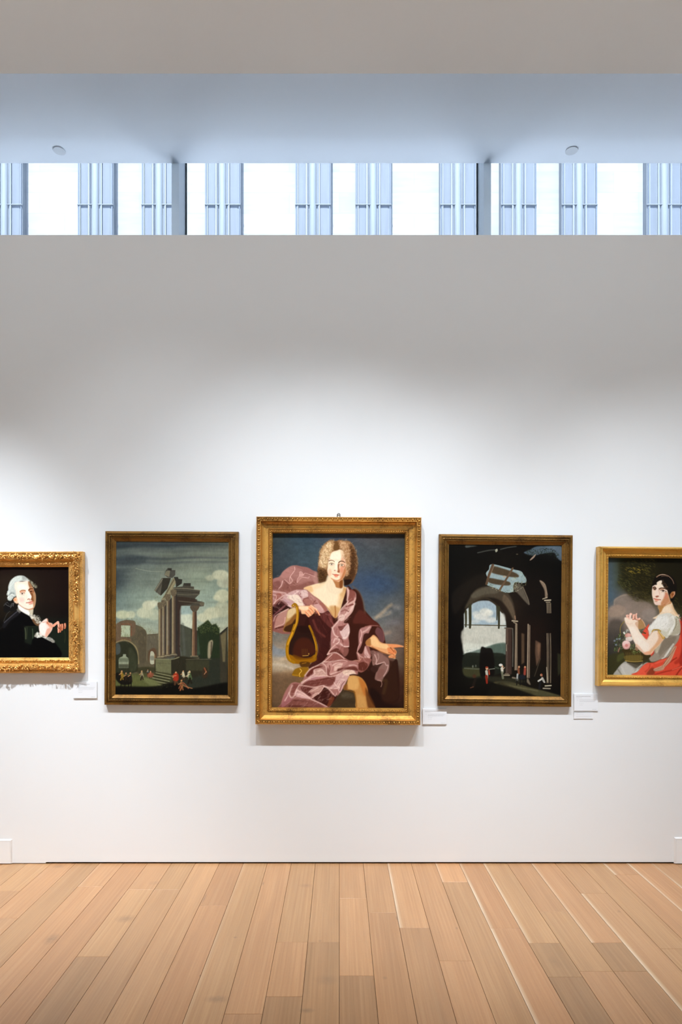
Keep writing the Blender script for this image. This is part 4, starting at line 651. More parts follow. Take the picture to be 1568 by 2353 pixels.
def paint_basket(k):
    p = Paint(1394, 1276, 1626, 1558, k, 11)
    p.grid(['404848 2e3018 1e1a0c 14120a 0e0c08 0e0c08', '48545a 38381c 2e2810 1a160a 120e08 0e0c06', '4c5a62 3c3c22 342c12 1e180c 100c08 1a1808', '4a5c68 5c5850 443c20 2e2814 201c0c 2c280f', '5a5c5c 84766a 74685a 5c5444 2c280f 2c260f', '8a7868 7e6e60 786c62 7c7068 34301c 22200f', '544c44 645850 6c6056 6c6258 40382c 24200f', '34322a 3c382e 48402f 50483c 3c3426 24200f', '26241c 30301c 3c3820 40382c 302a1c 241c0c', '201a12 1e1a10 2a2414 3a3024 302418 241c0c'])
    p.view(1300, 1230, 5.347)
    p.G([530, 900, 600, 850, 600, 800, 650, 760, 740, 720, 840, 730, 960, 800, 1050, 850, 1100, 960, 900, 1050, 700, 1060, 530, 1030], '8c7a6c', 3, .8); p.G([540, 900, 640, 860, 740, 900, 700, 980, 530, 1000], 'a08874', 3, .7); p.L([600, 850, 610, 790, 700, 740, 780, 730], 3, '9c8a78', 1.6, .7); p.G([940, 940, 1060, 900, 1120, 960, 1060, 1060, 960, 1040], '94867a', 3, .7)
    p.G([530, 1080, 700, 1060, 700, 1400, 530, 1500], '3a342e', 6, .6); p.grain(.14, 12, 8)
    # tree
    p.G([700, 300, 900, 270, 1436, 270, 1800, 270, 1800, 700, 1436, 900, 1350, 900, 1060, 760, 960, 800, 800, 760, 720, 660, 650, 580, 680, 480, 660, 380], '1e1a0c', 8, .7)
    p.dabs([690, 330, 900, 280, 1100, 300, 1080, 700, 1000, 780, 800, 740, 700, 640, 640, 560], 420, 2.6, ['3a3416', '544a1c', '2a2610', '463e18', '18160a'], 1.2, 'line', .5, .6, 25)
    p.dabs([740, 400, 900, 380, 960, 420, 880, 470, 760, 460], 50, 2.4, ['8c7428', '74641f', 'a08430'], 1, 'line', .6, .5, 20); p.dabs([900, 360, 1060, 380, 1000, 480], 30, 2.4, ['5c5420', '746828'], 1, 'line', .5, .5, 30)
    p.dabs([650, 540, 780, 560, 800, 680, 720, 690], 60, 2.4, ['4c4c28', '38381c', '606034'], 1, 'line', .6, .5, 30); p.dabs([780, 690, 1000, 700, 1060, 800, 900, 820, 800, 780], 110, 2.4, ['4c4424', '5c5430', '38321a'], 1, 'line', .5, .6, 20)
    p.dabs([1340, 780, 1700, 700, 1760, 1000, 1436, 1000], 150, 2.6, ['4c4618', '34300f', '5c5420', '1c1a0a'], 1.2, 'line', .5, .6, 35)
    # seat, skirt
    p.G([520, 1500, 640, 1440, 720, 1380, 740, 1560, 640, 1640, 600, 1730, 520, 1730], '38351c', 3, .9); p.G([640, 1480, 720, 1440, 720, 1500, 640, 1560], '4c4c26', 2, .8)
    p.G([600, 1728, 630, 1650, 700, 1570, 760, 1550, 900, 1600, 1000, 1560, 1040, 1600, 940, 1700, 860, 1728], 'a8a296', 1.4); p.G([680, 1600, 760, 1580, 850, 1660, 800, 1728, 700, 1728], 'c4beb4', 2.4, .8); p.L([690, 1620, 740, 1720], 3, 'd0cac0', 1.6, .6); p.L([640, 1640, 700, 1728], 2.4, '6c6450', 1.6, .6)
    p.L([820, 1720, 900, 1640, 950, 1560], 3, 'd8d4c8', 1, .8); p.G([760, 1550, 960, 1550, 900, 1640, 820, 1610], '4c4434', 1.8, .85); p.L([880, 1640, 940, 1590], 2, 'e4e0d4', .8, .7)
    # dress body
    p.view(1400, 1400, 9.333)
    p.G([980, 860, 1100, 700, 1200, 620, 1400, 560, 1540, 560, 1560, 700, 1480, 800, 1300, 1000, 1100, 1080, 920, 1130, 860, 1040, 960, 960], '9c8e7c', 1.2); p.G([1000, 800, 1110, 720, 1080, 880, 1010, 940], 'd4c8b0', 1.6, .7); p.G([1180, 640, 1440, 580, 1380, 740, 1200, 900, 1100, 1000, 1060, 900, 1120, 760], '7c6e5c', 2.4, .75)
    p.L([1380, 750, 1300, 860, 1200, 1000], 4, 'd8d0c0', 1.4, .8); p.L([1320, 840, 1220, 1000, 1140, 1060], 3, 'e8e4d8', 1.2, .7); p.L([1260, 780, 1160, 900, 1080, 1020], 3, '8c7e6c', 1.6, .6); p.L([1060, 800, 1000, 900], 4, 'b8a888', 1.6, .5)
    # back and shoulder skin, neck
    p.view(1480, 1310, 17.818)
    p.G([600, 1420, 700, 1480, 900, 1440, 1050, 1300, 1150, 1330, 1200, 1480, 1260, 1620, 1350, 1760, 1420, 1860, 1450, 1960, 1300, 1990, 400, 1990, 520, 1880, 640, 1780, 640, 1650, 590, 1540], 'f0d2ac', 1)
    p.G([590, 1440, 760, 1470, 860, 1420, 800, 1560, 720, 1700, 640, 1760, 630, 1640, 590, 1540], 'b07a40', 1.4, .9); p.G([720, 1420, 1000, 1250, 1080, 1240, 1130, 1360, 960, 1420, 820, 1500], 'c08450', 1.6, .85); p.G([1180, 1400, 1240, 1560, 1320, 1700, 1400, 1830, 1300, 1800, 1180, 1600, 1130, 1450], 'dcb080', 1.4, .7); p.G([800, 1560, 1000, 1480, 1100, 1560, 1120, 1700, 900, 1740, 760, 1700], 'f6e0c4', 2.2, .8)
    # sleeve
    p.view(1400, 1400, 9.333)
    p.G([830, 420, 900, 340, 1000, 220, 1060, 130, 1180, 90, 1300, 80, 1400, 140, 1500, 180, 1540, 260, 1540, 420, 1500, 540, 1400, 560, 1300, 560, 1240, 620, 1160, 560, 1060, 440, 960, 450, 900, 520, 850, 540], 'ded8ca', .8)
    p.G([900, 340, 1060, 160, 1240, 140, 1280, 280, 1200, 400, 1000, 420, 900, 440], 'eeeae0', 2.4, .8); p.G([1400, 180, 1540, 260, 1540, 480, 1400, 560, 1300, 560, 1400, 420], 'a89c80', 2, .75); p.G([1110, 450, 1240, 480, 1300, 400, 1340, 480, 1260, 600, 1180, 560], 'ccc6ac', 1.2, .8)
    p.dabs([860, 400, 1060, 180, 1300, 110, 1480, 220, 1460, 460, 1280, 560, 1100, 440], 90, 3.4, ['fffcf4', 'b8b098', 'd0c8b4', 'f4f0e4'], 1, 'line', .4, .7, -50); p.L([1370, 160, 1410, 280, 1360, 420, 1280, 540], 2.4, 'f8f4e8', .9, .8); p.L([1440, 220, 1440, 340, 1380, 460], 2, '7c7054', 1.2, .6); p.L([850, 540, 830, 440, 880, 350], 1.6, 'f4efe4', .6, .8)
    p.L([1450, 160, 1500, 190, 1530, 170], 2.6, '8c9474', .7, .9); p.O(1500, 130, 14, 24, 'e8ccc0', .6, .9)
    # shawl
    p.G([700, 540, 760, 430, 850, 320, 860, 340, 830, 440, 850, 560, 830, 640, 800, 660, 740, 580], 'e0523a', .8); p.L([780, 400, 840, 460, 850, 560], 2, 'b83420', 1, .7)
    for q, c in (([660, 520, 720, 420, 740, 380], '4c5434'), ([640, 460, 700, 500, 780, 520], '3c4428'), ([680, 420, 700, 480], '5c6440'), ([720, 480, 790, 515], '2c3018')): p.L(q, 1.6, c, .5, .85)
    p.G([850, 980, 930, 900, 960, 870, 965, 940, 900, 1010], 'd84c38', .8, .95); p.L([860, 990, 940, 920], 1.4, 'f08070', .5, .7)
    p.G([1530, 240, 1580, 260, 1700, 260, 2080, 300, 2080, 1440, 570, 1420, 640, 1330, 720, 1220, 820, 1150, 960, 1140, 1100, 1080, 1280, 1020, 1400, 800, 1500, 640, 1540, 420, 1520, 260, 1480, 160], 'dc4c34', 1)
    p.G([1540, 200, 1640, 300, 1640, 900, 1560, 1200, 1500, 1100, 1560, 800], '8c1e14', 2.6, .7); p.G([1400, 1130, 1560, 1010, 1560, 1100, 1440, 1180], 'b03222', 2, .8); p.L([1450, 1040, 1340, 1110, 1200, 1220], 3, '9c2c1c', 1.4, .8); p.L([1568, 1200, 1400, 1290, 1200, 1340, 980, 1400], 3, 'a8301f', 1.4, .8); p.L([1560, 1260, 1500, 1330, 1440, 1420], 3, '8c2418', 1.4, .8)
    p.G([580, 1418, 700, 1240, 840, 1170, 960, 1180, 880, 1260, 800, 1400], 'e85c42', 1.6, .8); p.G([800, 1400, 900, 1260, 980, 1280, 960, 1400], '7c3a24', 2.2, .8); p.L([1000, 1160, 1160, 1100, 1300, 1040], 4, 'f06a50', 1.6, .6); p.L([880, 1180, 860, 1260, 780, 1340], 3, 'b83826', 1.4, .6); p.L([1568, 1220, 1360, 1300], 1.6, 'f07c60', .8, .7)
    p.G([1370, 830, 1440, 790, 1440, 830, 1330, 1100, 1200, 1240, 1160, 1300, 1000, 1330, 960, 1280, 1140, 1200, 1200, 1120, 1300, 980], 'c8a080', .8, .9)
    for i in range(15):
        t = i/14; x = 1420-240*t; y = 830+330*t
        p.O(x, y, 7, 6, '40301c', .35, .9); p.O(x-40, y+40+20*t, 6, 6, '503a24', .35, .85) if i > 3 else None
    for i in range(8): p.O(1150-24*i, 1240+9*i, 7, 5, '3c2c1c', .35, .9); p.O(1140-24*i, 1280+8*i, 6, 5, '54402a', .35, .85)
    p.L([1430, 800, 1300, 1060, 1180, 1230], .9, '8c5c40', .4, .7)
    # basket and flowers
    p.L([250, 560, 240, 430, 270, 330, 340, 250], 1.6, '8a7434', .5, .95); p.L([680, 240, 740, 310, 760, 400], 2, '74602c', .5, .9)
    p.G([300, 860, 700, 880, 900, 1000, 700, 1120, 560, 1125, 370, 1110, 330, 960], '3c3018', 1.2); p.G([340, 1000, 700, 990, 700, 1100, 560, 1115, 370, 1100], '6c5a28', 1.4, .8)
    for x in range(380, 700, 32): p.L([x-16+(x-380)*.1, 930, x, 1100], 1.0, '947c3c' if x % 64 else '54441c', .5, .6)
    p.L([350, 1100, 450, 1120, 600, 1125, 720, 1110], 2, 'b09448', .6, .9); p.L([390, 1135, 560, 1145, 740, 1130], 2, '2c2412', 1, .8)
    p.dabs([120, 650, 200, 560, 280, 500, 400, 500, 440, 640, 300, 700, 280, 860, 160, 900, 110, 860], 110, 2.2, ['4c5c30', '2c3818', '6c7c44', '1e2810', '84905c'], 1.1, 'line', .75, .4)
    p.dabs([440, 740, 560, 720, 680, 860, 700, 900, 560, 960, 480, 940], 60, 2.0, ['5c6c34', '343c1c', '94a064', '7c8448'], 1.1, 'line', .8, .4)
    p.O(410, 560, 70, 50, 'd09484', .8); p.O(430, 550, 40, 30, 'e4b0a0', .9, .8); p.O(430, 640, 80, 50, 'dccabc', 1); p.O(470, 620, 60, 30, 'e8dccc', .8, .8)
    p.O(370, 760, 88, 92, 'e0aca0', .8); p.O(350, 730, 60, 50, 'eccac0', 1.2, .85); p.O(375, 775, 36, 34, 'd07c74', 1, .85); p.L([300, 800, 340, 850, 420, 840, 450, 780], 2, 'c89084', .8, .8); p.L([330, 700, 380, 690, 440, 720], 1.6, 'f4dcd4', .7, .8)
    p.G([300, 500, 330, 480, 350, 520, 330, 540], 'e8e4d4', .5, .9); p.L([370, 490, 390, 440, 410, 460], 2, 'c8ccbc', .5, .85); p.O(600, 830, 40, 60, 'a8785c', 1, .8); p.O(580, 790, 16, 24, 'd8b49c', .7, .8)
    for x, y in ((170, 640), (120, 675), (230, 635), (150, 760)): p.O(x, y, 24, 20, '8c98a4', .8, .75)
    p.L([200, 910, 215, 860, 230, 830], 2.6, 'a8705c', .7, .8)
    # forearm, upper arm and clasped hands
    p.G([620, 240, 680, 230, 740, 260, 780, 360, 760, 400, 680, 430, 620, 420, 590, 380], 'b08454', 1, .95); p.L([700, 220, 750, 290, 780, 370], 2, 'd8a884', .9, .8)
    p.G([330, 190, 370, 170, 420, 180, 520, 210, 620, 250, 620, 380, 650, 460, 720, 560, 810, 650, 860, 560, 930, 480, 1040, 460, 1120, 520, 1180, 620, 1100, 740, 1000, 840, 900, 960, 800, 975, 730, 940, 640, 860, 560, 740, 500, 620, 450, 480, 400, 380, 350, 290], 'f4dcc4', .8)
    p.G([430, 400, 540, 380, 620, 500, 760, 680, 860, 760, 820, 900, 700, 860, 600, 740, 520, 580], 'fae8d6', 2.4, .8); p.G([560, 740, 640, 860, 740, 945, 810, 975, 720, 880, 640, 780], 'dca888', 1.4, .6)
    p.G([1040, 480, 1130, 540, 1180, 620, 1090, 750, 1000, 840, 880, 970, 860, 900, 980, 760, 1060, 620], 'dca070', 2.2, .8); p.G([850, 900, 900, 960, 800, 978, 740, 945], 'e8a078', 1.6, .8); p.L([800, 660, 860, 580, 930, 490], 1.6, 'd8a888', 1, .7); p.G([560, 300, 620, 260, 620, 390, 590, 370], 'd09c78', 1.4, .7)
    for q, w in (([395, 170, 380, 135, 410, 130], 4), ([440, 190, 460, 110, 480, 105], 6), ([520, 210, 530, 130, 545, 125], 5), ([590, 210, 580, 130, 590, 100], 4.6), ([620, 220, 660, 200], 5)):
        p.L(q, w, 'f2b8a0', .6, 1, w1=w*.8)
    p.L([455, 200, 462, 110], 2, 'fce4d4', .7, .8); p.L([505, 220, 540, 215, 560, 190], 1.4, 'b4603c', .5, .8); p.L([560, 130, 560, 200, 590, 230], 1.4, 'a4583c', .5, .8); p.L([420, 180, 430, 150], 1, 'c88468', .5, .7); p.L([500, 120, 505, 190], 1.2, 'c88464', .5, .7); p.L([360, 290, 440, 320, 500, 300], 2, 'e4bca0', 1.4, .5); p.L([600, 225, 660, 235, 690, 215], 1.4, 'b4704c', .6, .7)
    p.L([925, 480, 960, 440, 1060, 440, 1110, 470], 2.4, 'b08838', .6, .95); p.L([1060, 470, 1120, 560, 1160, 630, 1190, 600], 3, 'c89c48', .6, .95); p.L([1080, 480, 1140, 560, 1180, 580], 1.2, 'f0d488', .5, .8); p.L([930, 470, 980, 450], 1.2, 'e8c478', .5, .8)
    # head
    p.view(1480, 1310, 17.818)
    p.G([330, 720, 360, 560, 400, 400, 500, 280, 640, 200, 820, 160, 1000, 180, 1160, 260, 1270, 400, 1340, 560, 1360, 760, 1330, 960, 1270, 1100, 1200, 1250, 1120, 1240, 1060, 1100, 600, 900, 340, 820], '16100c', 1)
    p.G([330, 900, 340, 760, 370, 640, 480, 590, 540, 520, 640, 430, 740, 400, 760, 560, 830, 680, 960, 800, 1000, 980, 1060, 1180, 1060, 1300, 900, 1430, 700, 1480, 600, 1440, 480, 1420, 420, 1340, 380, 1200, 340, 1050], 'f2d6be', .8)
    p.G([860, 900, 980, 950, 1050, 1150, 1060, 1300, 900, 1420, 720, 1460, 700, 1340, 800, 1160], 'c47e50', 1.8, .85); p.O(900, 1060, 90, 110, 'd88066', 2.2, .7); p.G([700, 900, 860, 920, 840, 1080, 720, 1200, 660, 1080], 'f4dac6', 2, .8)
    p.G([560, 480, 720, 420, 740, 560, 800, 700, 660, 720, 540, 700, 500, 600], 'f8e2c8', 1.6, .85); p.G([420, 1300, 560, 1310, 680, 1320, 660, 1400, 540, 1430, 460, 1400], 'eccab8', 1.2, .7); p.G([600, 1430, 760, 1440, 900, 1380, 860, 1440, 700, 1490], 'a8642c', 1.4, .7)
    p.G([360, 700, 440, 680, 510, 760, 520, 820, 440, 830, 380, 790], '8c5c40', 1, .7); p.L([380, 720, 450, 690, 510, 760], 2, '3c2418', .6, .9); p.O(450, 785, 34, 22, '2a1812', .5, .95); p.L([380, 760, 440, 745, 500, 790], 1.1, '4c2c1c', .4, .9)
    p.L([630, 770, 720, 735, 840, 750, 960, 800], 2.6, '4c2c1a', .6, .9); p.L([640, 800, 720, 780, 800, 800], 3, 'b47c5c', 1, .7); p.O(780, 850, 90, 32, 'dcc4b0', .6, .8); p.L([690, 840, 760, 815, 860, 850, 930, 880], 1.2, '4c2818', .4, .9); p.O(790, 855, 42, 26, '24120c', .5, .95); p.L([720, 890, 800, 915, 900, 890], 1.4, 'd0a890', .8, .6)
    p.G([500, 780, 600, 760, 640, 900, 650, 1020, 600, 1080, 500, 1080, 440, 1050, 470, 940], 'f4dac8', 1.4, .8); p.L([600, 800, 630, 900, 650, 1000], 2.4, 'd8a890', 1.4, .6); p.G([470, 1070, 540, 1050, 630, 1060, 580, 1100, 520, 1120], '8c4028', .8, .9); p.O(490, 1040, 30, 20, 'f8e0d0', .9, .8)
    p.L([410, 1165, 500, 1190, 600, 1210, 690, 1215], 1.6, '9c4630', .5, .9); p.G([410, 1170, 480, 1165, 600, 1200, 560, 1215, 450, 1195], 'd87058', .6, .9); p.G([440, 1200, 560, 1220, 620, 1230, 560, 1265, 470, 1250], 'ec9074', .6, .9); p.L([460, 1280, 540, 1285], 2, 'b87454', .9, .6)
    p.G([1070, 960, 1150, 880, 1260, 860, 1290, 920, 1240, 1060, 1160, 1150, 1090, 1130], 'b07444', .8, .95); p.L([1240, 900, 1260, 980, 1210, 1060], 2.4, 'd8a080', .7, .8); p.O(1180, 1000, 50, 60, '7c3c18', .9, .7)
    p.G([480, 420, 560, 330, 700, 270, 760, 400, 640, 430, 500, 500, 440, 600, 360, 640, 380, 500], '17100b', .8); p.O(495, 570, 44, 34, '17100b', .6, .95)
    p.G([740, 400, 760, 300, 900, 280, 1100, 400, 1240, 600, 1280, 840, 1150, 880, 1080, 980, 1000, 900, 960, 800, 900, 740, 820, 700, 800, 600, 730, 560, 760, 480], '15100c', .8)
    p.dabs([740, 420, 820, 440, 880, 560, 960, 700, 1000, 800, 900, 740, 800, 680, 730, 570], 34, 1.4, ['3c2a1c', '6c4c34', '14100c', '4c3524'], .9, 'curl', .7)
    p.L([530, 280, 640, 210, 800, 190, 960, 220, 1080, 300, 1180, 420, 1230, 560], 2.6, '9a7860', .6, .9, w1=1.2); p.L([620, 210, 760, 175, 880, 190], 1.2, 'd0b094', .5, .8); p.L([720, 255, 880, 240, 980, 270], 1, '8c6a50', .4, .8)
    p.grain(.08, 2, 3)
    return p

# ---------------------------------------------------------------- materials
def mat(name, base=(.8, .8, .8), rough=.6, metal=0.0, spec=.5):
    m = bpy.data.materials.new(name); m.use_nodes = True; b = m.node_tree.nodes['Principled BSDF']
    b.inputs['Base Color'].default_value = (*base, 1); b.inputs['Roughness'].default_value = rough
    b.inputs['Metallic'].default_value = metal; b.inputs['Specular IOR Level'].default_value = spec
    return m
def nodes(m): return m.node_tree.nodes, m.node_tree.links, m.node_tree.nodes['Principled BSDF']
def noise(N, L, vec, scale, detail=4, rough=.55, sc=None):
    t = N.new('ShaderNodeTexNoise'); t.inputs['Scale'].default_value = scale; t.inputs['Detail'].default_value = detail
    t.inputs['Roughness'].default_value = rough
    if sc:
        mp = N.new('ShaderNodeMapping'); mp.inputs['Scale'].default_value = sc; L.new(vec, mp.inputs['Vector']); vec = mp.outputs['Vector']
    L.new(vec, t.inputs['Vector']); return t.outputs['Fac']
def ramp(N, L, fac, stops):
    r = N.new('ShaderNodeValToRGB'); e = r.color_ramp.elements
    while len(e) < len(stops): e.new(.5)
    for el, (p, c) in zip(e, stops): el.position = p; el.color = (*c, 1) if len(c) == 3 else c
    L.new(fac, r.inputs['Fac']); return r.outputs['Color']
def mix(N, L, a, b, fac, mode='MIX'):
    x = N.new('ShaderNodeMix'); x.data_type = 'RGBA'; x.blend_type = mode
    for s, v in ((x.inputs[0], fac), (x.inputs[6], a), (x.inputs[7], b)):
        if hasattr(v, 'links') or isinstance(v, bpy.types.NodeSocket): L.new(v, s)
        else: s.default_value = v if not isinstance(v, tuple) else (*v, 1)
    return x.outputs[2]
def math_(N, L, op, a, b=0.0, c=None, clamp=False):
    x = N.new('ShaderNodeMath'); x.operation = op; x.use_clamp = clamp
    for s, v in zip(x.inputs, (a, b, c)):
        if v is None: continue
        if isinstance(v, bpy.types.NodeSocket): L.new(v, s)
        else: s.default_value = v
    return x.outputs[0]
def bump(N, L, B, h, strength, dist=.001):
    b = N.new('ShaderNodeBump'); b.inputs['Strength'].default_value = strength; b.inputs['Distance'].default_value = dist
    L.new(h, b.inputs['Height']); L.new(b.outputs['Normal'], B.inputs['Normal'])

def paint_mat(name, c, rough=.75):
    m = mat(name, c, rough, spec=.25); N, L, B = nodes(m); g = N.new('ShaderNodeNewGeometry').outputs['Position']
    n = noise(N, L, g, 1.3, 3); col = ramp(N, L, n, [(.3, tuple(v*.985 for v in c)), (.7, c)])
    L.new(col, B.inputs['Base Color']); bump(N, L, B, noise(N, L, g, 140, 3), .06, .002); return m
M_WALL = paint_mat('white wall paint', (.80, .80, .80))
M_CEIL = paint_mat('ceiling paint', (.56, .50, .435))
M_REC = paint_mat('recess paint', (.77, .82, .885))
M_FAR = paint_mat('room wall paint', (.74, .72, .70))
M_DARK = mat('dark reveal', (.03, .02, .012), .8)
M_PLATE = mat('white plate', (.83, .82, .81), .5)
M_STEEL = mat('painted steel mullion', (.66, .76, .86), .4)
M_GASKET = mat('black gasket', (.01, .015, .02), .6)
M_HOOK = mat('dark iron', (.06, .045, .045), .6)
M_CARD = mat('white card', (.80, .80, .815), .6)
M_INK = mat('grey print', (.38, .38, .39), .8)
M_INKD = mat('dark print', (.16, .15, .15), .8)

def gold(name, hi, lo, rough=.38, metal=.62, sc=90):
    m = mat(name, hi, rough, metal); N, L, B = nodes(m); tc = N.new('ShaderNodeTexCoord').outputs['Object']
    a = noise(N, L, tc, 9, 5, .6); b = noise(N, L, tc, sc, 4, .7)
    f = math_(N, L, 'ADD', math_(N, L, 'MULTIPLY', a, .6), math_(N, L, 'MULTIPLY', b, .4))
    L.new(ramp(N, L, f, [(.34, lo), (.50, hi), (.75, tuple(min(1, v*1.12) for v in hi))]), B.inputs['Base Color'])
    L.new(math_(N, L, 'MULTIPLY_ADD', b, .3, rough-.12), B.inputs['Roughness'])
    bump(N, L, B, b, .25, .0015); return m
G_MAIN = gold('antique gilding', (.68, .34, .07), (.24, .10, .02), .36)
G_DARK = gold('aged dark gilding', (.25, .122, .024), (.09, .038, .008), .42)
G_BRIGHT = gold('bright gilding', (.86, .47, .13), (.42, .19, .035), .30)
G_SATIN = gold('satin gilding', (.78, .45, .10), (.50, .26, .05), .33)

def canvas_mat():
    m = mat('oil paint on canvas', (.5, .5, .5), .5, spec=.06); N, L, B = nodes(m)
    a = N.new('ShaderNodeAttribute'); a.attribute_name = 'paint'; L.new(a.outputs['Color'], B.inputs['Base Color'])
    tc = N.new('ShaderNodeTexCoord').outputs['Object']
    bump(N, L, B, noise(N, L, tc, 420, 2), .18, .0008); return m
M_CANVAS = canvas_mat()

# ---------------------------------------------------------------- mesh helpers
class MB:
    def __init__(s): s.v = []; s.f = []; s.n = 0; s.sm = []
    def add(s, v, f, smooth=False):
        s.v.append(np.asarray(v, float).reshape(-1, 3)); s.f += [tuple(i+s.n for i in q) for q in f]; s.sm += [smooth]*len(f); s.n += len(s.v[-1])
    def box(s, x0, x1, y0, y1, z0, z1):
        v = [(x, y, z) for x in (x0, x1) for y in (y0, y1) for z in (z0, z1)]
        s.add(v, [(0, 1, 3, 2), (4, 6, 7, 5), (0, 4, 5, 1), (2, 3, 7, 6), (0, 2, 6, 4), (1, 5, 7, 3)])
    def cyl(s, c, r, h, axis='z', n=32, r2=None):
        r2 = r if r2 is None else r2; t = np.linspace(0, 2*math.pi, n, endpoint=False)
        a = np.stack([r*np.cos(t), r*np.sin(t), np.zeros(n)], 1); b = np.stack([r2*np.cos(t), r2*np.sin(t), np.full(n, h)], 1)
        v = np.concatenate([a, b])
        if axis == 'y': v = v[:, [0, 2, 1]]
        s.add(v+np.array(c), [tuple(range(n)), tuple(range(2*n-1, n-1, -1))]+[(i, i+n, (i+1) % n+n, (i+1) % n) for i in range(n)])
    def ell(s, c, ax, rot=0.0, nu=8, nv=5):
        """ellipsoid; ax = radii (x, z in the wall plane, depth y), rot in the wall plane"""
        v = [(0, 0, 1)]
        for i in range(1, nv):
            p = math.pi*i/nv
            v += [(math.sin(p)*math.cos(2*math.pi*j/nu), math.sin(p)*math.sin(2*math.pi*j/nu), math.cos(p)) for j in range(nu)]
        v.append((0, 0, -1)); v = np.array(v)*[ax[0], ax[1], ax[2]]
        ca, sa = math.cos(rot), math.sin(rot)
        x = v[:, 0]*ca-v[:, 1]*sa; z = v[:, 0]*sa+v[:, 1]*ca
        v = np.stack([x+c[0], -v[:, 2]+c[1], z+c[2]], 1); f = [(0, 1+j, 1+(j+1) % nu) for j in range(nu)]
        for i in range(nv-2):
            a = 1+i*nu; f += [(a+j, a+nu+j, a+nu+(j+1) % nu, a+(j+1) % nu) for j in range(nu)]
        a = 1+(nv-2)*nu; f += [(a+j, len(v)-1, a+(j+1) % nu) for j in range(nu)]
        s.add(v, f, True)
    def tube(s, pts, r, n=6, r1=None):
        P = np.array(pts, float); m = len(P); r1 = r if r1 is None else r1; V = []
        for i in range(m):
            d = P[min(i+1, m-1)]-P[max(i-1, 0)]; d /= np.linalg.norm(d)+1e-12
            u = np.cross(d, [0, 1, 0] if abs(d[1]) < .9 else [1, 0, 0]); u /= np.linalg.norm(u); w_ = np.cross(d, u); rr = r+(r1-r)*i/(m-1)
            V += [P[i]+rr*(math.cos(2*math.pi*j/n)*u+math.sin(2*math.pi*j/n)*w_) for j in range(n)]
        f = [(i*n+j, i*n+(j+1) % n, (i+1)*n+(j+1) % n, (i+1)*n+j) for i in range(m-1) for j in range(n)]
        f += [tuple(range(n))[::-1], tuple(range((m-1)*n, m*n))]
        s.add(V, f, True)
    def build(s, name, m, parent=None, loc=None):
        me = bpy.data.meshes.new(name); me.from_pydata(np.concatenate(s.v).tolist(), [], s.f); me.update()
        me.polygons.foreach_set('use_smooth', s.sm); me.materials.append(m)
        o = bpy.data.objects.new(name, me); COL.objects.link(o)
        if parent: o.parent = parent
        if loc is not None: o.location = loc
        return o
def struct(name, mb, m, parent=None):
    o = mb.build(name, m, parent)
    if not parent: o['kind'] = 'structure'
    return o
def thing(name, label, cat, loc=(0, 0, 0), group=None, ry=0.0):
    o = bpy.data.objects.new(name, None); COL.objects.link(o); o.location = loc; o.rotation_euler = (0, ry, 0)
    o['label'] = label; o['category'] = cat
    if group: o['group'] = group
    o.empty_display_size = .1; return o
def tag(o, label, cat, group=None):
    o['label'] = label; o['category'] = cat
    if group: o['group'] = group
    return o
def recalc(o):
    import bmesh
    bm = bmesh.new(); bm.from_mesh(o.data); bmesh.ops.recalc_face_normals(bm, faces=bm.faces); bm.to_mesh(o.data); bm.free(); return o

# ---------------------------------------------------------------- room shell
RX, RB = 5.8, -5.6                      # side walls and back wall of the room
H_WALL = EYE+866/S                      # free top edge of the gallery wall
DC, HC = 3.96, EYE+1237/F*3.96          # edge of the lower, front ceiling
DG = 5.30; HR = EYE+1031/F*DG           # clerestory glass and the recess ceiling that meets it
XB = px(105, 0)[0]
m = MB(); m.box(-RX, XB, D, D+.30, px(0, 1983.2)[1], H_WALL); m.box(XB, RX, D, D+.30, px(0, 1980.8)[1], H_WALL)
wall = struct('wall_front', m, M_WALL)
m = MB(); m.box(-RX, RX, D+.02, D+.28, -.001, .02); struct('trim_1', m, M_DARK)
m = MB(); m.box(-RX-.2, -RX, RB, DG+.3, 0, 6.0); struct('wall_left', m, M_FAR)
m = MB(); m.box(RX, RX+.2, RB, DG+.3, 0, 6.0); struct('wall_right', m, M_FAR)
m = MB(); m.box(-RX-.2, RX+.2, RB-.2, RB, 0, 6.0); struct('wall_back', m, M_FAR)
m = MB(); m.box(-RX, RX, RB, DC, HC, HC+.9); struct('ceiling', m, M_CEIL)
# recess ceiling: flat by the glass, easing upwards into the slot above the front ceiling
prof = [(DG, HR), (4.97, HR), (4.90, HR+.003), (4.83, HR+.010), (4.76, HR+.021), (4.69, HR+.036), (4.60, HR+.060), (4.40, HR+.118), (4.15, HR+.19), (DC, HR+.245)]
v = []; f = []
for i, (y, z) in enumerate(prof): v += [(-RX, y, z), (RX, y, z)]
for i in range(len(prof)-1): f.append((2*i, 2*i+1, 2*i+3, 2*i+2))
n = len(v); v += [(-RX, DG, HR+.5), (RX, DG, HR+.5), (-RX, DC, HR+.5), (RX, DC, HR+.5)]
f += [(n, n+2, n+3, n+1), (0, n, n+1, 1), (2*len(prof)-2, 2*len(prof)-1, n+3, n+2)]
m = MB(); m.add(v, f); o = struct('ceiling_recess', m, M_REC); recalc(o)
for p_ in list(o.data.polygons)[:len(prof)-1]: p_.use_smooth = True
m = MB(); m.box(-RX, RX, DG, DG+.30, -.3, .35); struct('wall_window_sill', m, M_FAR)
m = MB(); m.box(-RX-.2, RX+.2, DG, DG+.27, HR+.30, HR+1.0); struct('wall_window_head', m, M_FAR)

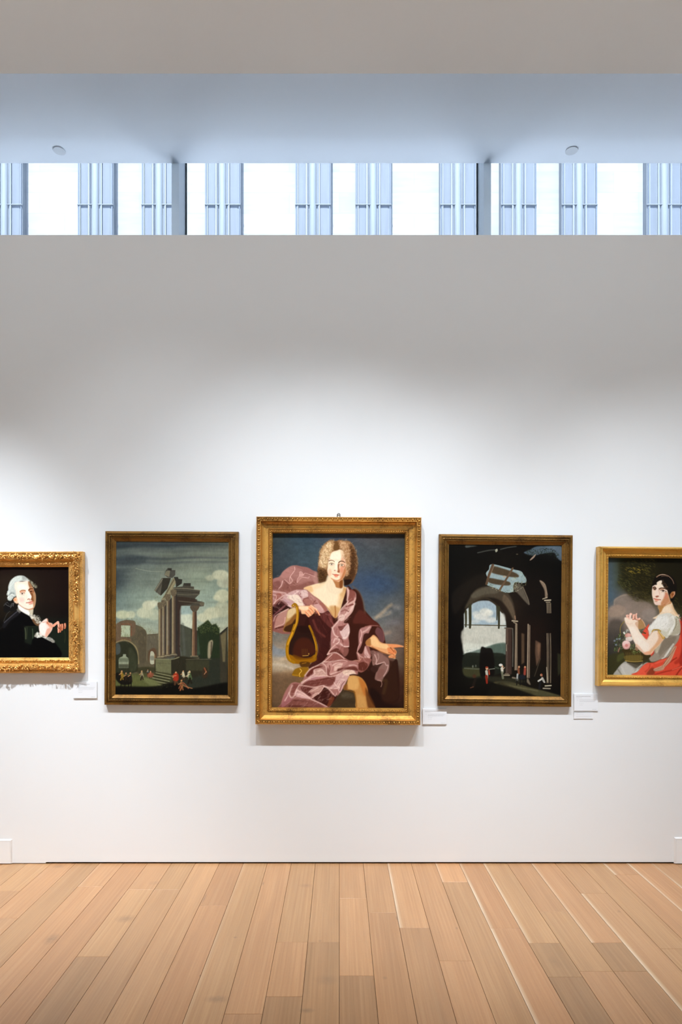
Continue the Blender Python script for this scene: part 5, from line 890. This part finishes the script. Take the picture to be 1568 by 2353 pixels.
# clerestory window: glass panes butted at black joints, each held by a steel fin on the room side
win = bpy.data.objects.new('window_1', None); COL.objects.link(win); win.location = (0, DG+.225, .35); win['kind'] = 'structure'
gm = bpy.data.materials.new('clear glass'); gm.use_nodes = True; N, L = gm.node_tree.nodes, gm.node_tree.links
N.remove(N['Principled BSDF']); out = N['Material Output']
tr = N.new('ShaderNodeBsdfTransparent'); tr.inputs['Color'].default_value = (.95, .975, .985, 1); gl = N.new('ShaderNodeBsdfGlossy'); gl.inputs['Roughness'].default_value = .0
fr = N.new('ShaderNodeFresnel'); fr.inputs['IOR'].default_value = 1.45; mx = N.new('ShaderNodeMixShader')
L.new(fr.outputs[0], mx.inputs[0]); L.new(tr.outputs[0], mx.inputs[1]); L.new(gl.outputs[0], mx.inputs[2]); L.new(mx.outputs[0], out.inputs['Surface'])
jx = [px(428, 0, DG+.225)[0]+i*(px(1097, 0, DG+.225)[0]-px(428, 0, DG+.225)[0]) for i in range(-1, 3)]
edges = [-RX]+jx+[RX]
for a, b in zip(edges[:-1], edges[1:]):
    m = MB(); m.box(a+.004, b-.004, 0, .012, 0, HR+.30-.35); m.build('pane', gm, win)
for i, x in enumerate(jx):
    m = MB(); m.box(x-.0045, x+.0045, -.006, .014, 0, HR+.30-.35); m.build('joint', M_GASKET, win)
    s = -1 if x < 0 else 1
    m = MB(); m.box(*sorted((x+s*.0055, x+s*.0645)), -.223, -.001, 0, HR+.30-.35); m.build('mullion', M_STEEL, win)

# ---------------------------------------------------------------- floor of oak boards
BW = 55.2/S
def depth(py): return F*EYE/(py-CY)
JOINTS = {0: [2064, 2242], 1: [2097], 2: [2132], 3: [2208], 4: [2026.6], 5: [2133.5], 6: [2167, 2245], 7: [2095, 2232], 8: [2166, 2232], 9: [2053], 10: [2180], 11: [2010],
          -1: [2165], -2: [2165, 2290], -5: [2081], -7: [2044], -8: [2044, 2198], -10: [2037], -13: [2047], -3: [2330], -12: [2110]}
# tone of each board from the wall outwards
TONE = {0: [1.03, 1.10, .74], 1: [1.0, .90], 2: [1.12, .86], 3: [1.0, 1.02], 4: [1.18, .95], 5: [.90, .93], 6: [1.0, .78, .68], 7: [.95, .92, .90], 8: [.98, .74, .78], 9: [.97, 1.0], 10: [1.0, .96], 11: [.98, 1.0],
        -1: [1.0, .84], -2: [1.04, 1.03, .76], -3: [1.06, .92], -4: [1.04], -5: [.92, 1.0], -6: [1.10], -7: [.96, .95], -8: [1.0, 1.08, .80], -9: [.92], -10: [1.02, 1.0], -11: [.90], -12: [1.0, .96], -13: [1.1, .9]}
HUE = {5: 1, 3: .5, 0: .2, -3: .6, -5: .8, -9: .9, 11: .8, 12: 1, -1: -.3, 6: -.4, -4: -.5, -10: .7, 2: .4, 9: -.2, 10: -.5, -11: -.4}
SAP = {2: 1.0, 4: .8, 5: .9, 6: .7, 8: .6, 9: .9, 11: .8, 12: .9, 13: .8, -4: .22, -10: .2}
rf = random.Random(4)
fv = []; ff = []; uv = []; tone = []; hue = []; sap = []
xi0, xi1 = int(-RX/BW)-1, int(RX/BW)+1
for i in range(xi0, xi1):
    ends = [D+.6]+[depth(y) for y in JOINTS.get(i, [])]
    y = ends[-1] if len(ends) > 1 else D-rf.uniform(.4, 2.2)
    if len(ends) == 1: ends.append(y)
    if i in JOINTS: y = min(y, 2.49)
    while y > RB-.5:
        y -= rf.uniform(1.2, 2.6)
        if y < 2.45: ends.append(y)
    tn = TONE.get(i, [])
    for k in range(len(ends)-1):
        a, b = ends[k], ends[k+1]; g = .0007; x0, x1 = i*BW+g, (i+1)*BW-g; y0, y1 = b+g, a-g
        t = tn[k] if k < len(tn) else (tn[-1] if (i in TONE and k == 1 and i not in JOINTS) else rf.uniform(.86, 1.06))
        n = len(fv); e = .0009
        fv += [(x0, y0, -.001), (x1, y0, -.001), (x1, y1, -.001), (x0, y1, -.001), (x0+e, y0+e, 0), (x1-e, y0+e, 0), (x1-e, y1-e, 0), (x0+e, y1-e, 0), (x0, y0, -.012), (x1, y0, -.012), (x1, y1, -.012), (x0, y1, -.012)]
        q = [(4, 5, 6, 7), (0, 1, 5, 4), (1, 2, 6, 5), (2, 3, 7, 6), (3, 0, 4, 7), (8, 9, 1, 0), (9, 10, 2, 1), (10, 11, 3, 2), (11, 8, 0, 3)]
        h = HUE.get(i, rf.uniform(-.6, .8))+rf.uniform(-.2, .2); sp = SAP.get(i, 0) if (k == 0 or i in (9, 5, 10)) else 0
        if i == 9 and k == 0: sp = 0
        off = rf.uniform(0, 50)
        for c in q:
            ff.append(tuple(n+j for j in c))
            for j in c: X, Y, Z = fv[n+j]; uv.append(((X-x0)/(x1-x0), Y+off)); tone.append((1+(t-1)*.85, h*.3+.5, sp, 1))
n = len(fv); fv += [(-RX-.2, RB-.2, -.012), (RX+.2, RB-.2, -.012), (RX+.2, DG+.1, -.012), (-RX-.2, DG+.1, -.012)]; ff.append((n, n+1, n+2, n+3)); uv += [(0, 0)]*4; tone += [(.1, .5, 0, 1)]*4
me = bpy.data.meshes.new('floor'); me.from_pydata(fv, [], ff); me.update()
ul = me.uv_layers.new(name='UV'); ul.data.foreach_set('uv', np.array(uv, np.float32).ravel())
ca = me.color_attributes.new('board', 'FLOAT_COLOR', 'CORNER'); ca.data.foreach_set('color', np.array(tone, np.float32).ravel())
fl = bpy.data.objects.new('floor', me); COL.objects.link(fl); fl['kind'] = 'structure'
m = mat('oak boards', (.6, .4, .25), .42, spec=.4); N, L, B = nodes(m); me.materials.append(m)
B.inputs['Specular IOR Level'].default_value = .5
uvn = N.new('ShaderNodeUVMap').outputs['UV']; at = N.new('ShaderNodeAttribute'); at.attribute_name = 'board'
sp = N.new('ShaderNodeSeparateColor'); L.new(at.outputs['Color'], sp.inputs[0]); su = N.new('ShaderNodeSeparateXYZ'); L.new(uvn, su.inputs[0])
grain = noise(N, L, uvn, 1, 6, .62, (14, 1.1, 1)); fine = noise(N, L, uvn, 1, 5, .7, (70, 5, 1)); broad = noise(N, L, uvn, 1, 3, .5, (2.2, 1.1, 1)); fleck = noise(N, L, uvn, 1, 3, .6, (26, 60, 1))
base = ramp(N, L, grain, [(.2, (.405, .203, .090)), (.5, (.478, .258, .121)), (.8, (.55, .32, .162))])
hu = ramp(N, L, sp.outputs[1], [(0, (.90, .98, .92)), (.5, (1, 1, 1)), (1, (1.06, .97, .93))])
c = mix(N, L, base, hu, 1.0, 'MULTIPLY')
k = math_(N, L, 'MULTIPLY_ADD', fine, .36, .82); k = math_(N, L, 'MULTIPLY', k, math_(N, L, 'MULTIPLY_ADD', broad, .36, .82)); k = math_(N, L, 'MULTIPLY', k, math_(N, L, 'MULTIPLY_ADD', fleck, .12, .94))
k = math_(N, L, 'MULTIPLY', k, sp.outputs[0])
cmb = N.new('ShaderNodeCombineXYZ'); [L.new(k, cmb.inputs[i]) for i in range(3)]
c = mix(N, L, c, cmb.outputs[0], 1.0, 'MULTIPLY')
# pale sapwood along one edge of some boards
edge = math_(N, L, 'SUBTRACT', 1.0, math_(N, L, 'MULTIPLY', su.outputs[0], 7.5), None, True); edge = math_(N, L, 'MULTIPLY', edge, math_(N, L, 'MULTIPLY_ADD', noise(N, L, uvn, 1, 3, .5, (1, 1.5, 1)), 2.2, -.35, True))
c = mix(N, L, c, (.78, .62, .44), math_(N, L, 'MULTIPLY', edge, sp.outputs[2]))
# knots and dark smudges in the wood
pos = N.new('ShaderNodeNewGeometry').outputs['Position']; dirt = None
for (sx, sy, rx_, ry_, a) in ((118, 2158, 17, 13, .55), (290, 2111, 24, 9, .5), (498, 2296, 30, 9, .5), (706, 2322, 19, 6, .6), (752, 2252, 30, 12, .3), (605, 2030, 2.5, 5, .6), (134, 1991, 14, 4, .35), (541, 2154, 5, 2.5, .5), (703, 2035, 16, 5, .3), (460, 2242, 3, 3, .6), (1050, 2133, 3, 3, .5), (885, 2247, 6, 4, .4), (912, 2110, 2.5, 8, .6), (1423, 2094, 4, 3, .5), (1276, 2210, 14, 14, .28), (470, 2064, 3, 13, .5), (736, 2162, 5, 3, .4), (355, 2029, 14, 5, .25)):
    d0 = depth(sy); wx = (sx-CX)*d0/F; rx = rx_*d0/F; ry = ry_*d0*d0/(F*EYE)
    v1 = N.new('ShaderNodeVectorMath'); v1.operation = 'SUBTRACT'; L.new(pos, v1.inputs[0]); v1.inputs[1].default_value = (wx, d0, 0)
    v2 = N.new('ShaderNodeVectorMath'); v2.operation = 'DIVIDE'; L.new(v1.outputs[0], v2.inputs[0]); v2.inputs[1].default_value = (rx, ry, 1)
    v3 = N.new('ShaderNodeVectorMath'); v3.operation = 'LENGTH'; L.new(v2.outputs[0], v3.inputs[0])
    q = math_(N, L, 'MULTIPLY', math_(N, L, 'SUBTRACT', 1.15, v3.outputs['Value'], None, True), a)
    dirt = q if dirt is None else math_(N, L, 'ADD', dirt, q)
dirt = math_(N, L, 'MULTIPLY', dirt, math_(N, L, 'MULTIPLY_ADD', noise(N, L, pos, 60, 4), 2.2, -.2, True))
c = mix(N, L, c, (.20, .12, .07), dirt)
L.new(c, B.inputs['Base Color']); L.new(math_(N, L, 'MULTIPLY_ADD', fine, .2, .26), B.inputs['Roughness']); bump(N, L, B, fine, .12, .001)

# ---------------------------------------------------------------- stone building across the street
DB = 18.0
m = MB(); m.box(-30, 30, DG+.31, DB-.3, -.4, -.1); struct('pavement', m, mat('pale paving', (.88, .88, .88), .9))
bl = thing('stone_building', 'pale stone building with bluish fluted pilasters seen through the clerestory window', 'building', (0, DB, 0))
ms = mat('pale stone', (.80, .80, .80), .9); N, L, B = nodes(ms)
tc = N.new('ShaderNodeTexCoord').outputs['Object']; mp = N.new('ShaderNodeMapping'); mp.inputs['Rotation'].default_value = (math.pi/2, 0, 0); L.new(tc, mp.inputs['Vector'])
br = N.new('ShaderNodeTexBrick'); br.inputs['Scale'].default_value = 1; br.inputs['Brick Width'].default_value = 1.35; br.inputs['Row Height'].default_value = .56; br.inputs['Mortar Size'].default_value = .007
br.inputs['Color1'].default_value = (.205, .205, .208, 1); br.inputs['Color2'].default_value = (.175, .177, .182, 1); br.inputs['Mortar'].default_value = (.15, .157, .168, 1); L.new(mp.outputs[0], br.inputs['Vector'])
c = mix(N, L, br.outputs['Color'], ramp(N, L, noise(N, L, tc, 1, 5, .7, (.8, 1, 9)), [(.35, (.86, .89, .92)), (.6, (1, 1, 1))]), 1.0, 'MULTIPLY'); L.new(c, B.inputs['Base Color'])
m = MB(); m.box(-22, 22, 0, .6, 0, 22); m.build('wall', ms, bl)
def pil(name, c):
    m_ = mat(name, c, .75); N, L, B = nodes(m_); tc = N.new('ShaderNodeTexCoord').outputs['Object']
    n_ = noise(N, L, tc, 1, 5, .65, (14, 3, .8)); L.new(ramp(N, L, n_, [(.3, tuple(v*.86 for v in c)), (.7, tuple(v*1.1 for v in c))]), B.inputs['Base Color']); return m_
P_L, P_M, P_D, P_W = pil('pale blue pilaster', (.088, .102, .118)), pil('blue pilaster panel', (.068, .080, .098)), pil('blue pilaster groove', (.046, .061, .083)), pil('pilaster fillet', (.120, .134, .148))
starts = [-20, 186, 331, 475, 680, 817, 1009, 1147, 1285, 1478]
starts = [-660, -520, -355, -215]+starts+[1625, 1760, 1960, 2100]
pw = 81*DB/F
for k, s0 in enumerate(sorted(set(starts))):
    x0 = (s0-CX)*DB/F; u = pw/81
    p0 = MB(); p0.box(x0, x0+pw, -.22, 0, 0, 22); pb = p0.build('pilaster', P_L, bl)
    g = MB()
    for a, b, t in ((2, 4.5, .245), (28, 30, .25), (51, 53.5, .25), (77, 79.5, .245)): g.box(x0+a*u, x0+b*u, -t, -.22, 0, 22)
    for a, b in ((0, 1.5), (31, 32.5), (47.5, 49.5), (79.5, 81)): pass
    g.build('groove', P_D, pb)
    g = MB()
    for a, b in ((8, 23), (57, 74)): g.box(x0+a*u, x0+b*u, -.226, -.22, 0, 22)
    g.build('panel', P_M, pb)
    g = MB()
    for a, b, t in ((24.5, 27.5, .262), (53.5, 56, .262), (5, 7, .25)): g.box(x0+a*u, x0+b*u, -t, -.22, 0, 22)
    zs = EYE+(CY-483)*DB/F; g.box(x0, x0+pw, -.268, -.20, zs-.007, zs+.007); g.build('fillet', P_W, pb)
    g = MB(); g.tube([(x0+40*u, -.19, 0), (x0+40*u, -.19, 22)], 9*u, 10); g.build('flute', P_L, pb)

# ---------------------------------------------------------------- sprinkler covers in the recess ceiling
def cover(x, label):
    d_ = 1031/1060*DG*1.0; t = thing('sprinkler_cover', label, 'sprinkler cover', ((x-CX)*d_/F, d_, HR-.006), 'sprinkler covers in the recess ceiling')
    m = MB(); m.cyl((0, 0, 0), .046, .004, n=48, r2=.047); m.build('cover_plate', M_REC, t)
    m = MB(); m.cyl((0, 0, .0035), .038, .004, n=32); m.build('cup', M_DARK, t)
cover(136.5, 'small round white sprinkler cover above the left stretch of the clerestory window'); cover(1314, 'small round white sprinkler cover above the right stretch of the clerestory window')

# ---------------------------------------------------------------- framed paintings
def sweep(W, H, prof, mb, smooth=False):
    """mitred frame moulding; prof = [(distance in from the outer edge, height off the wall)]"""
    n = len(prof); v = []
    for sx, sz in ((-1, -1), (1, -1), (1, 1), (-1, 1)):
        for u, t in prof: v.append((sx*(W/2-u), -t, sz*(H/2-u)))
    f = []
    for c in range(4):
        e = (c+1) % 4
        for i in range(n-1): f.append((c*n+i, e*n+i, e*n+i+1, c*n+i+1))
    mb.add(v, f, smooth)
def rail(W, H, u, pitch):
    """evenly spaced places along the four sides at inset u: (x, z, direction angle)"""
    out = []
    for (x0, z0, x1, z1) in ((-1, -1, 1, -1), (1, -1, 1, 1), (1, 1, -1, 1), (-1, 1, -1, -1)):
        a = np.array([x0*(W/2-u), z0*(H/2-u)]); b = np.array([x1*(W/2-u), z1*(H/2-u)]); Ln = np.linalg.norm(b-a); k = max(int(round(Ln/pitch)), 1)
        for i in range(k): q = a+(b-a)*(i+.5)/k; out.append((q[0], q[1], math.atan2(b[1]-a[1], b[0]-a[0]), i, k))
    return out

def srgb2lin(a): return np.where(a <= .04045, a/12.92, ((a+.055)/1.055)**2.4)

def painting(name, label, cx, cy, W, H, rot, T, prof, tc, painter, k, gild, deco, gain=1.0, group=None):
    d = D-T; s = d/F; X, Z = px(cx, cy, d); r = math.radians(rot); Wm, Hm = W*s, H*s
    ex, ez = X-math.sin(r)*Hm/2, Z-math.cos(r)*Hm/2      # the Empty sits at the middle of the frame's lower edge
    t = thing(name, label, 'painting', (ex, D-.001, ez), group, ry=r)
    P_ = [(u*s, tt) for u, tt in prof]
    m = MB(); sweep(Wm, Hm, P_, m); fr = m.build('frame', gild, t); fr.location = (0, 0, Hm/2)
    o = MB(); deco(o, Wm, Hm, s); b = o.build('carved_border', gild, fr)
    # canvas, coloured point by point from the painted picture
    ui = P_[-1][0]-.004; w2, h2 = Wm/2-ui, Hm/2-ui; dc = D-tc
    nx = int(2*w2/(dc/F)*k); nz = int(2*h2/(dc/F)*k)
    lx = np.linspace(-w2, w2, nx); lz = np.linspace(-h2, h2, nz); gx, gz = np.meshgrid(lx, lz)
    wx = ex+gx*math.cos(r)+(gz+Hm/2)*math.sin(r); wz = ez-gx*math.sin(r)+(gz+Hm/2)*math.cos(r)
    ppx = CX+wx*F/dc; ppy = CY-(wz-EYE)*F/dc
    p = painter(k)
    ax = np.clip((ppx-p.b[0])*p.k-.5, 0, p.W-1.001); ay = np.clip((ppy-p.b[1])*p.k-.5, 0, p.H-1.001)
    xi, yi = ax.astype(int), ay.astype(int); fx, fy = (ax-xi)[..., None], (ay-yi)[..., None]; A = p.a
    c = (A[yi, xi]*(1-fx)+A[yi, xi+1]*fx)*(1-fy)+(A[yi+1, xi]*(1-fx)+A[yi+1, xi+1]*fx)*fy
    c = np.clip(srgb2lin(np.clip(c, 0, 1))*gain, 0, .9)
    me = bpy.data.meshes.new('canvas'); nv = nx*nz
    co_ = np.stack([gx, np.full_like(gx, -tc), gz], -1).reshape(-1, 3)
    ii = (np.arange(nz-1)[:, None]*nx+np.arange(nx-1)[None]).ravel(); q = np.stack([ii, ii+1, ii+nx+1, ii+nx], 1)
    me.vertices.add(nv); me.vertices.foreach_set('co', co_.astype(np.float32).ravel())
    me.loops.add(q.size); me.loops.foreach_set('vertex_index', q.astype(np.int32).ravel())
    me.polygons.add(len(q)); me.polygons.foreach_set('loop_start', (np.arange(len(q))*4).astype(np.int32))
    me.update(calc_edges=True); me.validate()
    at = me.color_attributes.new('paint', 'FLOAT_COLOR', 'POINT')
    at.data.foreach_set('color', np.concatenate([c.reshape(-1, 3), np.ones((nv, 1))], 1).astype(np.float32).ravel())
    me.materials.append(M_CANVAS); cv = bpy.data.objects.new('canvas', me); COL.objects.link(cv); cv.parent = t; cv.location = (0, 0, Hm/2)
    # stretcher boards behind the canvas
    m = MB(); m.box(-w2, w2, -tc+.003, 0, -h2, h2); bk = m.build('backing_board', M_DARK, t); bk.location = (0, 0, Hm/2)
    return t, Wm, Hm, s

def deco_eggs(o, W, H, s):
    for x, z, a, i, k in rail(W, H, 6*s, 5.75*s):
        big = i % 2 == 0
        o.ell((x, -.076, z), (2.5*s if big else 1.2*s, 3.2*s if big else 2.6*s, .011 if big else .008), a)
    for x, z, a, i, k in rail(W, H, 32*s, 4.4*s):
        o.ell((x, -.047, z), (1.5*s, 2.5*s, .0075), a+(.55 if i % 2 else -.55))
    for u, t in ((29.2, .052), (10.6, .082)):
        w_, h_ = W/2-u*s, H/2-u*s; o.tube([(-w_, -t, -h_), (w_, -t, -h_), (w_, -t, h_), (-w_, -t, h_), (-w_, -t, -h_)], .55*s, 6)
def deco_rope(o, W, H, s):
    for x, z, a, i, k in rail(W, H, 10.8*s, 5.6*s):
        ca, sa = math.cos(a), math.sin(a)
        for dd, rr in ((-1, .85), (1, .85)):
            o.ell((x+dd*1.5*s*ca, -.0285, z+dd*1.5*s*sa), (3.7*s, 1.0*s, .0085), a+rr)
        o.ell((x, -.032, z), (.9*s, .9*s, .0065), a)
    for u, t in ((6.4, .0305), (15.0, .0295)):
        w_, h_ = W/2-u*s, H/2-u*s; o.tube([(-w_, -t, -h_), (w_, -t, -h_), (w_, -t, h_), (-w_, -t, h_), (-w_, -t, -h_)], .7*s, 6)
def deco_beads(o, W, H, s):
    for x, z, a, i, k in rail(W, H, 20.4*s, 3.3*s):
        o.ell((x, -.0425, z), (1.15*s, 2.2*s, .0072), a+(.3 if i % 2 else -.3))
def deco_rococo(o, W, H, s):
    R = random.Random(21)
    def leaf(x, z, t, ang, L_, w_, curl=0.0):
        pts = []; a = ang; q = np.array([x, z])
        for j in range(7):
            pts.append((q[0], -t-.004*math.sin(math.pi*j/6), q[1])); q = q+np.array([math.cos(a), math.sin(a)])*L_/6; a += curl/6
        o.tube(pts, w_, 6, w_*.35)
    def scroll(x, z, t, r, d):
        o.tube([(x+r*math.cos(d*th)*(1-th/14), -t, z+r*math.sin(d*th)*(1-th/14)) for th in np.linspace(0, 8.2, 22)], r*.27, 6, r*.2); o.ell((x, -t, z), (r*.36, r*.36, .006))
    hw, hh = W/2, H/2
    for (ax, az, bx, bz) in ((-1, -1, 1, -1), (1, -1, 1, 1), (1, 1, -1, 1), (-1, 1, -1, -1)):
        A = np.array([ax*hw, az*hh]); B_ = np.array([bx*hw, bz*hh]); Ln = np.linalg.norm(B_-A); dr = (B_-A)/Ln; nr = np.array([-dr[1], dr[0]])  # nr points inwards
        px_ = Ln/s; spans = [(6, px_*.5-20), (px_*.5+20, px_-6)]
        if abs(dr[0]) > .5: spans = [(6, 108), (px_*.5-22, px_*.5+22), (px_-108, px_-6)]
        for (s0, s1) in spans:
            u = s0
            while u < s1:
                inn = R.uniform(9, 18); q = A+dr*u*s+nr*inn*s; a = math.atan2(dr[1], dr[0])+R.uniform(-1.3, 1.3)+(math.pi if R.random() < .5 else 0)
                tl = R.uniform(.046, .060) if dr[0] < .5 or abs(u-px_*.5) < 40 else R.uniform(.050, .074)
                leaf(q[0], q[1], tl, a, R.uniform(4.5, 8)*s, R.uniform(1.7, 2.7)*s, R.uniform(-2.6, 2.6))
                if R.random() < .8:
                    q = A+dr*(u+R.uniform(-2, 2))*s+nr*R.uniform(8, 18)*s; o.ell((q[0], -R.uniform(.050, .062), q[1]), (R.uniform(2.2, 3.8)*s, R.uniform(1.5, 2.4)*s, .009), R.uniform(0, 3.1))
                u += R.uniform(2.2, 3.8)
            for uu in (s0+.42*(s1-s0), s0+.8*(s1-s0)):
                q = A+dr*uu*s+nr*12*s; scroll(q[0], q[1], .056, 4.3*s, R.choice((-1, 1)))
        # flat chasing on the inner moulding
        u = 24
        while u < px_-24:
            if abs(u-px_*.5) > 18 or abs(dr[0]) < .5:
                q = A+dr*u*s+nr*R.uniform(26, 30)*s; leaf(q[0], q[1], .0335, math.atan2(dr[1], dr[0])+R.uniform(-.9, .9), R.uniform(2.4, 4)*s, .9*s, R.uniform(-2, 2))
            u += 2.1
        # little notches along the outer rail
        u = 3
        while u < px_-3:
            q = A+dr*u*s+nr*2.6*s; o.ell((q[0], -.0445, q[1]), (1.4*s, .9*s, .003), math.atan2(dr[1], dr[0])+.9); u += 3.4

PR_EGG = [(0, 0), (0, .070), (1.2, .079), (2.2, .082), (2.8, .074), (9.4, .074), (10, .082), (11, .082), (11.6, .072), (13, .064), (16, .056), (20, .051), (24, .050), (27, .0505), (28.4, .044), (29.0, .052), (29.8, .048), (34.2, .046), (34.6, .046), (36.5, .034), (36.8, .020)]
PR_ROPE = [(0, 0), (0, .026), (.8, .031), (5.2, .033), (6.2, .024), (7.5, .027), (10.8, .029), (14, .027), (15, .024), (16.2, .027), (17.4, .025), (22.3, .013), (23.3, .013), (23.6, .006)]
PR_BEAD = [(0, 0), (0, .050), (1.5, .060), (3.5, .067), (5.5, .066), (7, .060), (10, .050), (14, .044), (16.5, .042), (17.4, .038), (18.2, .041), (22.6, .040), (23.4, .034), (25, .028), (25.4, .016)]
PR_ROCO = [(0, 0), (0, .036), (1, .043), (4.8, .044), (6, .036), (8, .040), (13, .047), (18, .046), (21, .036), (23, .028), (25, .031), (29, .035), (32.5, .031), (33.5, .025), (35, .022), (35.4, .012)]

GA = .96
t, Wm, Hm, s = painting('framed_portrait', 'largest gilt framed painting, pink robed youth with curly hair and golden lyre', 777.9, 1426.6, 380.4, 478.6, .3, .080, PR_EGG, .022, paint_robed, 1.6, G_MAIN, deco_eggs, GA)
m = MB(); hw = 3.2*s; z0 = Hm-.012; zt = Hm+11.3*s
pts = [(-hw, -.006, z0), (-hw, -.006, zt-2*s), (-hw*.55, -.006, zt), (hw*.55, -.006, zt), (hw, -.006, zt-2*s), (hw, -.006, z0)]
m.tube(pts, .85*s, 8); hk = m.build('hanging_hook', M_HOOK, t); hk.location = (-.5*s, 0, 0); hk['label'] = 'dark iron hanging hook above the frame'
painting('framed_landscape', 'framed landscape of tall ruined temple columns under cloudy sky, dull gold frame', 393.8, 1420.7, 306.4, 399.6, .3, .031, PR_ROPE, .010, paint_columns, 1.4, G_DARK, deco_rope, GA)
painting('framed_landscape', 'framed dark painting of a vaulted ruin opening onto bright sky', 1312-150.0, 1425.8, 307.5, 395.0, .5, .031, PR_ROPE, .010, paint_vault, 1.4, G_DARK, deco_rope, GA)
painting('framed_portrait', 'ornate carved gold frame with portrait of a white wigged man in black', 61.0, 1407.0, 256, 280, -.1, .047, PR_ROCO, .014, paint_wig, 1.7, G_BRIGHT, deco_rococo, GA)
painting('framed_portrait', 'gold framed portrait of a dark haired woman with red shawl and flower basket', 1511.0, 1417.2, 264.5, 322.3, .5, .067, PR_BEAD, .018, paint_basket, 1.6, G_SATIN, deco_beads, GA)

# ---------------------------------------------------------------- wall labels and low access panels
def plac(x0, y0, x1, y1, th, label, rows, rot=0.0):
    X0, Z1 = px(x0, y0, D-th); X1, Z0 = px(x1, y1, D-th); w_, h_ = X1-X0, Z1-Z0
    t = thing('wall_label', label, 'label', ((X0+X1)/2, D-.0005, Z0), None, math.radians(rot))
    m = MB(); m.box(-w_/2, w_/2, -th, 0, 0, h_); o = m.build('card', M_CARD, t)
    R = random.Random(int(x0))
    for (u0, v, u1, dark, hgt) in rows:      # lines of tiny print, as fractions of the card
        a = MB(); x = -w_/2+u0*w_; xe = -w_/2+u1*w_; z = h_*(1-v)
        while x < xe:
            ln = R.uniform(.0016, .005); a.box(x, min(x+ln, xe), -th-.0003, -th+.0002, z-hgt/2, z+hgt/2); x += ln+.0011
        a.build('heading_print' if dark else 'small_print', M_INKD if dark else M_INK, t)
full = [(.09, .145, .70, 1, .0017), (.09, .23, .33, 0, .0009), (.12, .37, .16, 0, .0012), (.22, .345, .93, 0, .0011), (.22, .405, .90, 0, .0011), (.22, .46, .86, 0, .0011), (.22, .56, .40, 0, .0009), (.22, .66, .38, 0, .0009), (.76, .92, .94, 0, .0014)]
plac(168.6, 1566.8, 222.6, 1604.2, .008, 'white wall label below the corner of the ornate carved frame', full)
plac(971.8, 1629.0, 1026.8, 1664.0, .008, 'white wall label beside the lower right corner of the largest painting', full)
plac(1319.8, 1594.4, 1374.6, 1633.2, .007, 'white wall label beside the dark vault painting, upper and larger of two', full)
plac(1319.2, 1637.6, 1363.6, 1651.4, .004, 'narrow white wall label strip just under another label', [(.12, .62, .9, 0, .0010), (.12, .25, .5, 0, .0008)])

def panel(x0, x1, y0, label):
    X0, Z1 = px(x0, y0); X1, _ = px(x1, y0); zb = px(0, 1983.5)[1]; w_, h_ = X1-X0, Z1-zb
    t = thing('access_panel', label, 'access panel', ((X0+X1)/2, D, zb), 'white access panels at the foot of the wall')
    m = MB(); e = .006
    v = [(-w_/2, 0, 0), (w_/2, 0, 0), (w_/2, 0, h_), (-w_/2, 0, h_), (-w_/2+e, -.010, e*.3), (w_/2-e, -.010, e*.3), (w_/2-e, -.010, h_-e), (-w_/2+e, -.010, h_-e)]
    m.add(v, [(4, 5, 6, 7), (0, 1, 5, 4), (1, 2, 6, 5), (2, 3, 7, 6), (3, 0, 4, 7)]); m.build('face_plate', M_PLATE, t)
    q = .010; m = MB()
    for (a, b, c_, d_) in ((-w_/2+q, -w_/2+q+.0012, q, h_-q), (w_/2-q-.0012, w_/2-q, q, h_-q), (-w_/2+q, w_/2-q, h_-q-.0012, h_-q)): m.box(a, b, -.0106, -.0098, c_, d_)
    m.build('seam', M_FAR, t)
panel(-26, 28.5, 1928, 'white square access panel at the wall foot near the carved frame'); panel(1549, 1603, 1923.5, 'white square access panel at the wall foot near the basket portrait')
